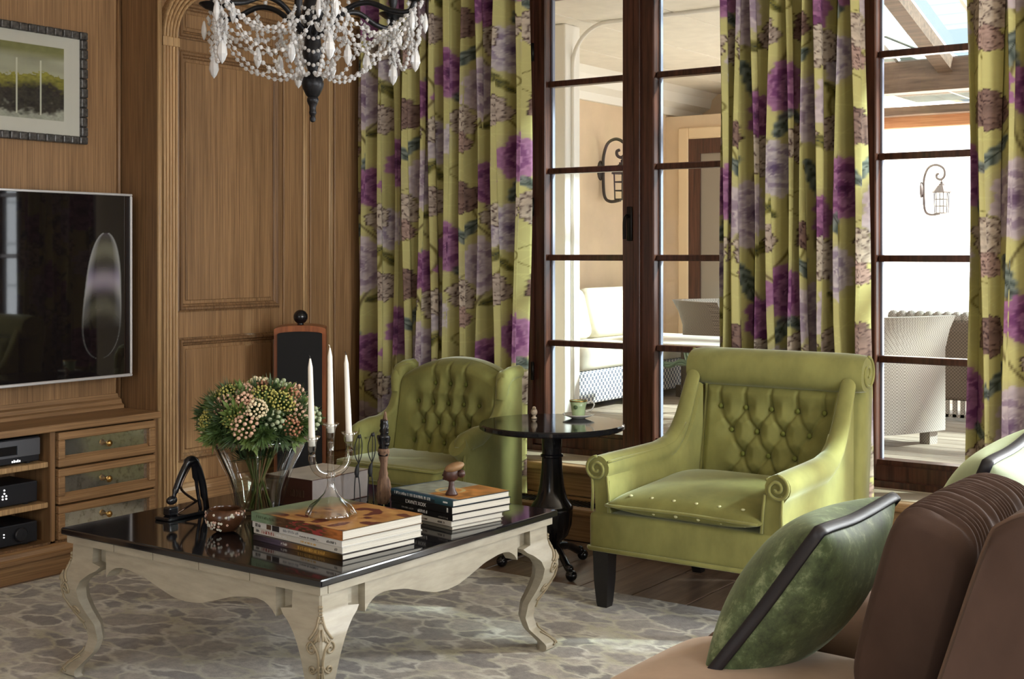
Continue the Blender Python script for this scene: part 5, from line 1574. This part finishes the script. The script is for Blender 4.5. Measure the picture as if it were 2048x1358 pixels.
# ---- carved head on the far stack
hd = thing('carved_bust', 'small dark wooden bust with a tan headdress on the far book stack', 'figurine', (-2.640, 3.372, Z2 + .0008), 215)
wd = plain('dark_carved_wood', lin(66, 40, 34), .4, var=.25, vscale=60)
mk('bust', join([lathe([(.021, 0), (.020, .006), (.012, .020), (.009, .036), (.010, .050)], 20),
    sphere((.002, 0, .068), .024, 18, 14, (1.12, .82, 1.05)), sphere((.018, 0, .056), .011, 12, 8, (1.0, .8, .8)), tube([(.020, 0, .078), (.029, 0, .064), (.024, 0, .060)], [.002, .004, .002], 8),
    sphere((.026, 0, .053), .0042, 8, 6), sphere((-.001, .017, .066), .005, 8, 6, (1, .5, 1.4)), sphere((-.001, -.017, .066), .005, 8, 6, (1, .5, 1.4)), sphere((.020, .008, .073), .003, 8, 6), sphere((.020, -.008, .073), .003, 8, 6)]), wd, hd, smooth=True)
mk('headdress', xf(sphere((0, 0, 0), .030, 20, 12, (1.15, .95, .50)), Matrix.Translation((-.009, 0, .092)) @ Matrix.Rotation(R(18), 4, 'Y')), plain('tan_carved_wood', lin(150, 118, 84), .5, var=.2, vscale=50), hd, smooth=True)
mk('hair_knot', sphere((-.032, 0, .070), .014, 12, 8), wd, hd, smooth=True)
# ================================================================== CHANDELIER
ch = thing('chandelier', 'black iron chandelier hung with crystal bead swags and drops above the coffee table', 'chandelier', (-3.09, 3.18, 1.843))
cz = NT('cut_crystal'); cz.set(Base_Color=(.96, .97, .98), Roughness=.05, IOR=1.6)
cz.p.inputs['Transmission Weight'].default_value = .45; cz.p.inputs['Specular IOR Level'].default_value = .9
cz = cz.m
mk('finial', lathe([(0, 0), (.008, .003), (.011, .012), (.008, .022), (.012, .030), (.013, .034), (.011, .040), (.011, .052), (.017, .066), (.020, .072), (.020, .080), (.017, .086), (.024, .094), (.036, .120), (.038, .132), (.033, .150), (.022, .166), (.016, .176)], 28), iron_black, ch, smooth=True, angle=35)
mk('column', lathe([(.016, .174), (.020, .19), (.030, .215), (.036, .235), (.030, .26), (.026, .30), (.030, .34), (.038, .37), (.034, .40), (.024, .43), (.022, .52), (.030, .56), (.030, .62), (.016, .66), (.010, .72), (.010, 1.20)], 28), iron_black, ch, smooth=True, angle=35)
mk('canopy', lathe([(.05, 1.20), (.07, 1.235), (.07, 1.276), (0, 1.277)], 24), iron_black, ch, smooth=True, angle=35)
angs = [R(q) for q in (167, 107, 47, -13, -73, -133)]
right = Vector((.8155, .579, 0)); fwd = Vector((-.579, .8155, 0))
def rp(an, r_, z_):
    v = right * (r_ * math.cos(an)) + fwd * (r_ * math.sin(an))
    return Vector((v.x, v.y, z_))
bead_r = .0080
def strand(p, q, sag, drop_end=False, rad=bead_r, gap=1.28):
    n = 60
    pts = [p.lerp(q, i / n) + Vector((0, 0, -sag * 4 * (i / n) * (1 - i / n))) for i in range(n + 1)]
    out, acc = [], 0
    out.append(pts[0])
    for i in range(1, n + 1):
        acc += (pts[i] - pts[i - 1]).length
        if acc >= rad * 2 * gap: out.append(pts[i]); acc = 0
    parts = [sphere(tuple(c), rad, 6, 4) for c in out]
    parts.append(tube([tuple(c) for c in pts[::6]], .0012, 4))
    o = mk('bead_strand', join(parts), cz, ch, normals=False)
    o['kind'] = 'stuff'
def drop(p, L_, w_):
    V, F = lathe([(0, -L_), (w_ * .55, -L_ * .86), (w_, -L_ * .62), (w_ * .85, -L_ * .35), (w_ * .4, -L_ * .08), (0, 0)], 8)
    mk('crystal_drop', mv((V, F), *p), cz, ch, normals=False)
for k, an in enumerate(angs):
    rr = .365
    # S-shaped arm
    arm_pts = smooth_path([rp(an, .025, .30), rp(an, .07, .335), rp(an, .13, .385), rp(an, .20, .40), rp(an, .28, .37), rp(an, .345, .365), rp(an, rr, .41)], 6)
    am = mk('arm', tube([tuple(p) for p in arm_pts], .0095, 10), iron_black, ch, smooth=True)
    e = rp(an, rr, .41)
    mk('drip_pan', lathe([(.010, .395), (.03, .402), (.052, .418), (.050, .422), (.02, .415), (.010, .44), (.016, .46), (.014, .52), (.0, .522)], 20, e.x, e.y), iron_black, am, smooth=True, angle=40)
    mk('candle_sleeve', lathe([(.0115, .50), (.0115, .60), (.006, .605), (.008, .63), (.0, .655)], 14, e.x, e.y), plain('ivory_sleeve', lin(216, 206, 180), .5), am, smooth=True, angle=40)
    # hanging cluster under the pan
    cl_parts = []
    rc = random.Random(40 + k)
    for j in range(46):
        z_ = .395 - .17 * (j / 46)
        q = rc.uniform(0, 2 * PI); r_ = .026 * (1 - .6 * j / 46) * rc.uniform(.6, 1.1)
        cl_parts.append(octa((e.x + r_ * math.cos(q), e.y + r_ * math.sin(q), z_), .008, .011))
    o = mk('crystal_cluster', join(cl_parts), cz, ch, normals=False); o['kind'] = 'stuff'
    drop((e.x, e.y, .245), .085, .017)
    for j in range(3):
        q = 2 * PI * j / 3 + k
        drop((e.x + .034 * math.cos(q), e.y + .034 * math.sin(q), .36), .07, .010)
    # inner drops
    i_ = rp(an + R(30), .17, .30)
    drop(tuple(rp(an + R(30), .185, .25)), .075, .014)
    cl2 = [octa(tuple(rp(an + R(30), .185, .25) + Vector((rc.uniform(-.014, .014), rc.uniform(-.014, .014), .005 + .008 * j))), .007, .009) for j in range(14)]
    o = mk('crystal_cluster', join(cl2), cz, ch, normals=False); o['kind'] = 'stuff'
for k, an in enumerate(angs):
    nx = angs[(k + 1) % 6]
    e0, e1 = rp(an, .365, .385), rp(nx, .365, .385)
    mid = rp(an + R(30), .185, .335)
    strand(e0, e1, .115); strand(e0, e1, .19)
    strand(e0, mid, .075)
    c0 = rp(an, .030, .36)
    strand(e0, rp(an, .034, .17), .10)
    strand(e0, c0, .085)
    strand(mid, rp(an + R(30), .036, .165), .07)
    strand(rp(an, .19, .40), rp(an, .026, .62), .02)
for j in range(5):
    z_ = .20 + .045 * j
    strand(rp(0, .036, z_), rp(PI, .036, z_ + .022), .0)
    parts = [sphere(tuple(rp(2 * PI * i / 14, .036, z_ + .01 * math.sin(i))), bead_r * .9, 6, 4) for i in range(14)]
    o = mk('bead_strand', join(parts), cz, ch, normals=False); o['kind'] = 'stuff'
# ================================================================== SOFA AND CUSHIONS (right foreground)
BROWN = lin(104, 84, 72)
sofa_m = velvet('sofa_chenille', BROWN, .35, .12, .85)
seat_m = velvet('seat_chenille', lin(184, 162, 144), .35, .10, .85)
dark_m = velvet('dark_brown_velvet', lin(76, 60, 53), .4, .14, .8)
moss = NT('moss_velvet')
mf = moss.noise(moss.coord((7, 9, 7)), 1.8, 7, .78)
moss.set(Base_Color=moss.ramp(mf, [(0.36, lin(42, 52, 34)), (0.54, lin(78, 94, 60)), (0.68, lin(146, 160, 122))]), Roughness=.6)
moss.p.inputs['Sheen Weight'].default_value = .45; moss.p.inputs['Sheen Tint'].default_value = (.55, .65, .45, 1)
moss = moss.m
sage_m = velvet('sage_velvet', lin(158, 170, 136), .6, .12, .6)
ribbon_m = plain('navy_ribbon', lin(26, 24, 30), .5)

sf = thing('sofa', 'brown upholstered sofa in the right foreground', 'sofa', (-1.05, 2.95, 0))
mk('base', rbox(-.46, .50, -.62, .68, .10, .30, .03, 3), sofa_m, sf, smooth=True, angle=50)
for sx in (-.40, .44):
    for sy in (-.55, .61): mk('leg', lathe([(.02, .0125), (.028, .10)], 12, sx, sy), black_wood, sf)
def seat_cush(x0, x1, y0, y1, z0, z1, puff):
    n = 40
    u = np.linspace(-1, 1, n)
    U, V = np.meshgrid(u, u)
    sq = lambda q: np.sign(q) * (1 - (1 - np.abs(q)) ** 1.0)
    prof_ = np.clip(1 - np.abs(U) ** 4.5, 0, 1) ** .45 * np.clip(1 - np.abs(V) ** 7, 0, 1) ** .45
    X = (x0 + x1) / 2 + U * (x1 - x0) / 2; Y = (y0 + y1) / 2 + V * (y1 - y0) / 2
    zm = (z0 + z1) / 2
    top = zm + (z1 - zm) * prof_ + puff * np.cos(U * PI / 2) * np.cos(V * PI / 2) * .6
    bot = np.where(prof_ > 0.02, zm - (zm - z0) * np.clip(prof_ * 1.4, 0, 1), zm)
    va, fa = gridmesh(np.stack([X, Y, top], -1)); vb, fb = gridmesh(np.stack([X, Y, bot - .0005], -1))
    m = len(va)
    return va + vb, fa + [tuple(reversed([i + m for i in f])) for f in fb]
mk('seat_cushion', seat_cush(-.50, .16, -.66, .03, .28, .455, .035), seat_m, sf, smooth=True)
mk('seat_cushion', seat_cush(-.49, .16, .035, .66, .28, .45, .02), sofa_m, sf, smooth=True)
mk('seat_piping', tube([(-.502, -.64, .37), (-.502, .02, .37)], .006, 6), dark_m, sf, smooth=True)
mk('seat_piping', tube([(-.47, -.655, .385), (.14, -.655, .385)], .006, 6), dark_m, sf, smooth=True)
bk_poly = [(.20, .28), (.50, .10), (.56, .60), (.585, .86), (.56, .925), (.50, .945), (.435, .92), (.40, .86), (.30, .55)]
def rounded(poly, n=4): return [(p.x, p.y) for p in smooth_path([(q[0], q[1], 0) for q in poly] + [(poly[0][0], poly[0][1], 0)], n)][:-1]
rp_ = rounded(bk_poly)
cx_ = sum(p[0] for p in rp_) / len(rp_); cz_ = sum(p[1] for p in rp_) / len(rp_)
secs = []
for y_, k in ((-.60, .90), (-.585, .96), (-.55, 1.0), (.60, 1.0), (.65, .96), (.665, .90)):
    secs.append([(cx_ + (p[0] - cx_) * k, y_, cz_ + (p[1] - cz_) * k) for p in rp_])
bko = mk('backrest', loft(secs), dark_m, sf, smooth=True, angle=60)
mk('back_piping', tube([(cx_ + (p[0] - cx_) * .985, -.568, cz_ + (p[1] - cz_) * .985) for p in rp_], .005, 6, closed=True), sofa_m, bko, smooth=True)

# loose back cushion: thick, gathered along its top band
def gathered_cushion(w, h, t_, seed=1):
    """length w along y, height h along z, thickness t_ along x; pleats on the band"""
    n, m = 72, 84
    rg_ = np.random.RandomState(seed)
    P = np.zeros((m, n, 3))
    # closed band cross-section in (x,z), swept along y with domed faces
    secs = []
    ys_ = np.concatenate([[-1, -.985, -.95, -.9], np.linspace(-.85, .85, 190), [.9, .95, .985, 1]])
    for v in ys_:
        k = (1 - abs(v) ** 14 * .30)
        sec_ = []
        for j in range(64):
            a_ = 2 * PI * j / 64
            ca, sa = math.cos(a_), math.sin(a_)
            px = math.copysign(abs(ca) ** .62, ca); pz = math.copysign(abs(sa) ** .30, sa)
            bulge = 1 + .16 * (1 - v * v) * (1 - pz * pz)
            wr = 0.0
            if pz > .5 and abs(px) < .93: wr = .0085 * math.sin(v * 66 + 4 * math.sin(v * 9) + px * 3.0) * (1 - abs(px)) ** .35 * (1 - abs(v) ** 8)
            sec_.append((t_ / 2 * px * bulge * k, v * w / 2, h / 2 * pz * (1 + .05 * (1 - v * v) * (1 - px * px)) * (k * .5 + .5) + wr))
        secs.append(sec_)
    return loft(secs)
cu1 = thing('back_cushion', 'large dark brown boxed cushion with gathered top leaning on the sofa back', 'cushion', (-.862, 2.90, .655))
Mq = Matrix.Rotation(R(15), 4, 'Y')
mk('cushion_body', xf(gathered_cushion(.60, .43, .185), Mq), dark_m, cu1, smooth=True)

def throw_pillow(name_label, loc, M, w, h, t_, mat, trim, group='throw pillows on the sofa'):
    p_ = thing('throw_pillow', name_label, 'pillow', loc, 0, group)
    mk('pillow_body', xf(pillow(w, h, t_, 34, 0, 2.2, .07), M), mat, p_, smooth=True)
    if trim:
        e = pillow_edge(w * 1.0, h * 1.0, .07, 26)
        mk('ribbon_trim', xf(tube(e, .0145, 10, closed=True, flat=.4), M), trim, p_, smooth=True)
    return p_
# pillow frames: local y = pillow normal, x = along the sofa
def pil_M(yaw, lean, roll=0): return Matrix.Rotation(R(yaw), 4, 'Z') @ Matrix.Rotation(R(lean), 4, 'X') @ Matrix.Rotation(R(roll), 4, 'Y')
throw_pillow('moss green velvet pillow edged with dark ribbon, nearest on the sofa', (-1.180, 2.83, .622), pil_M(-90, -36, 0), .48, .47, .24, moss, ribbon_m)
throw_pillow('pale sage pillow at the far end of the sofa by the right curtain', (-.955, 3.50, .700), pil_M(-90, -24, 6), .48, .46, .22, sage_m, ribbon_m)
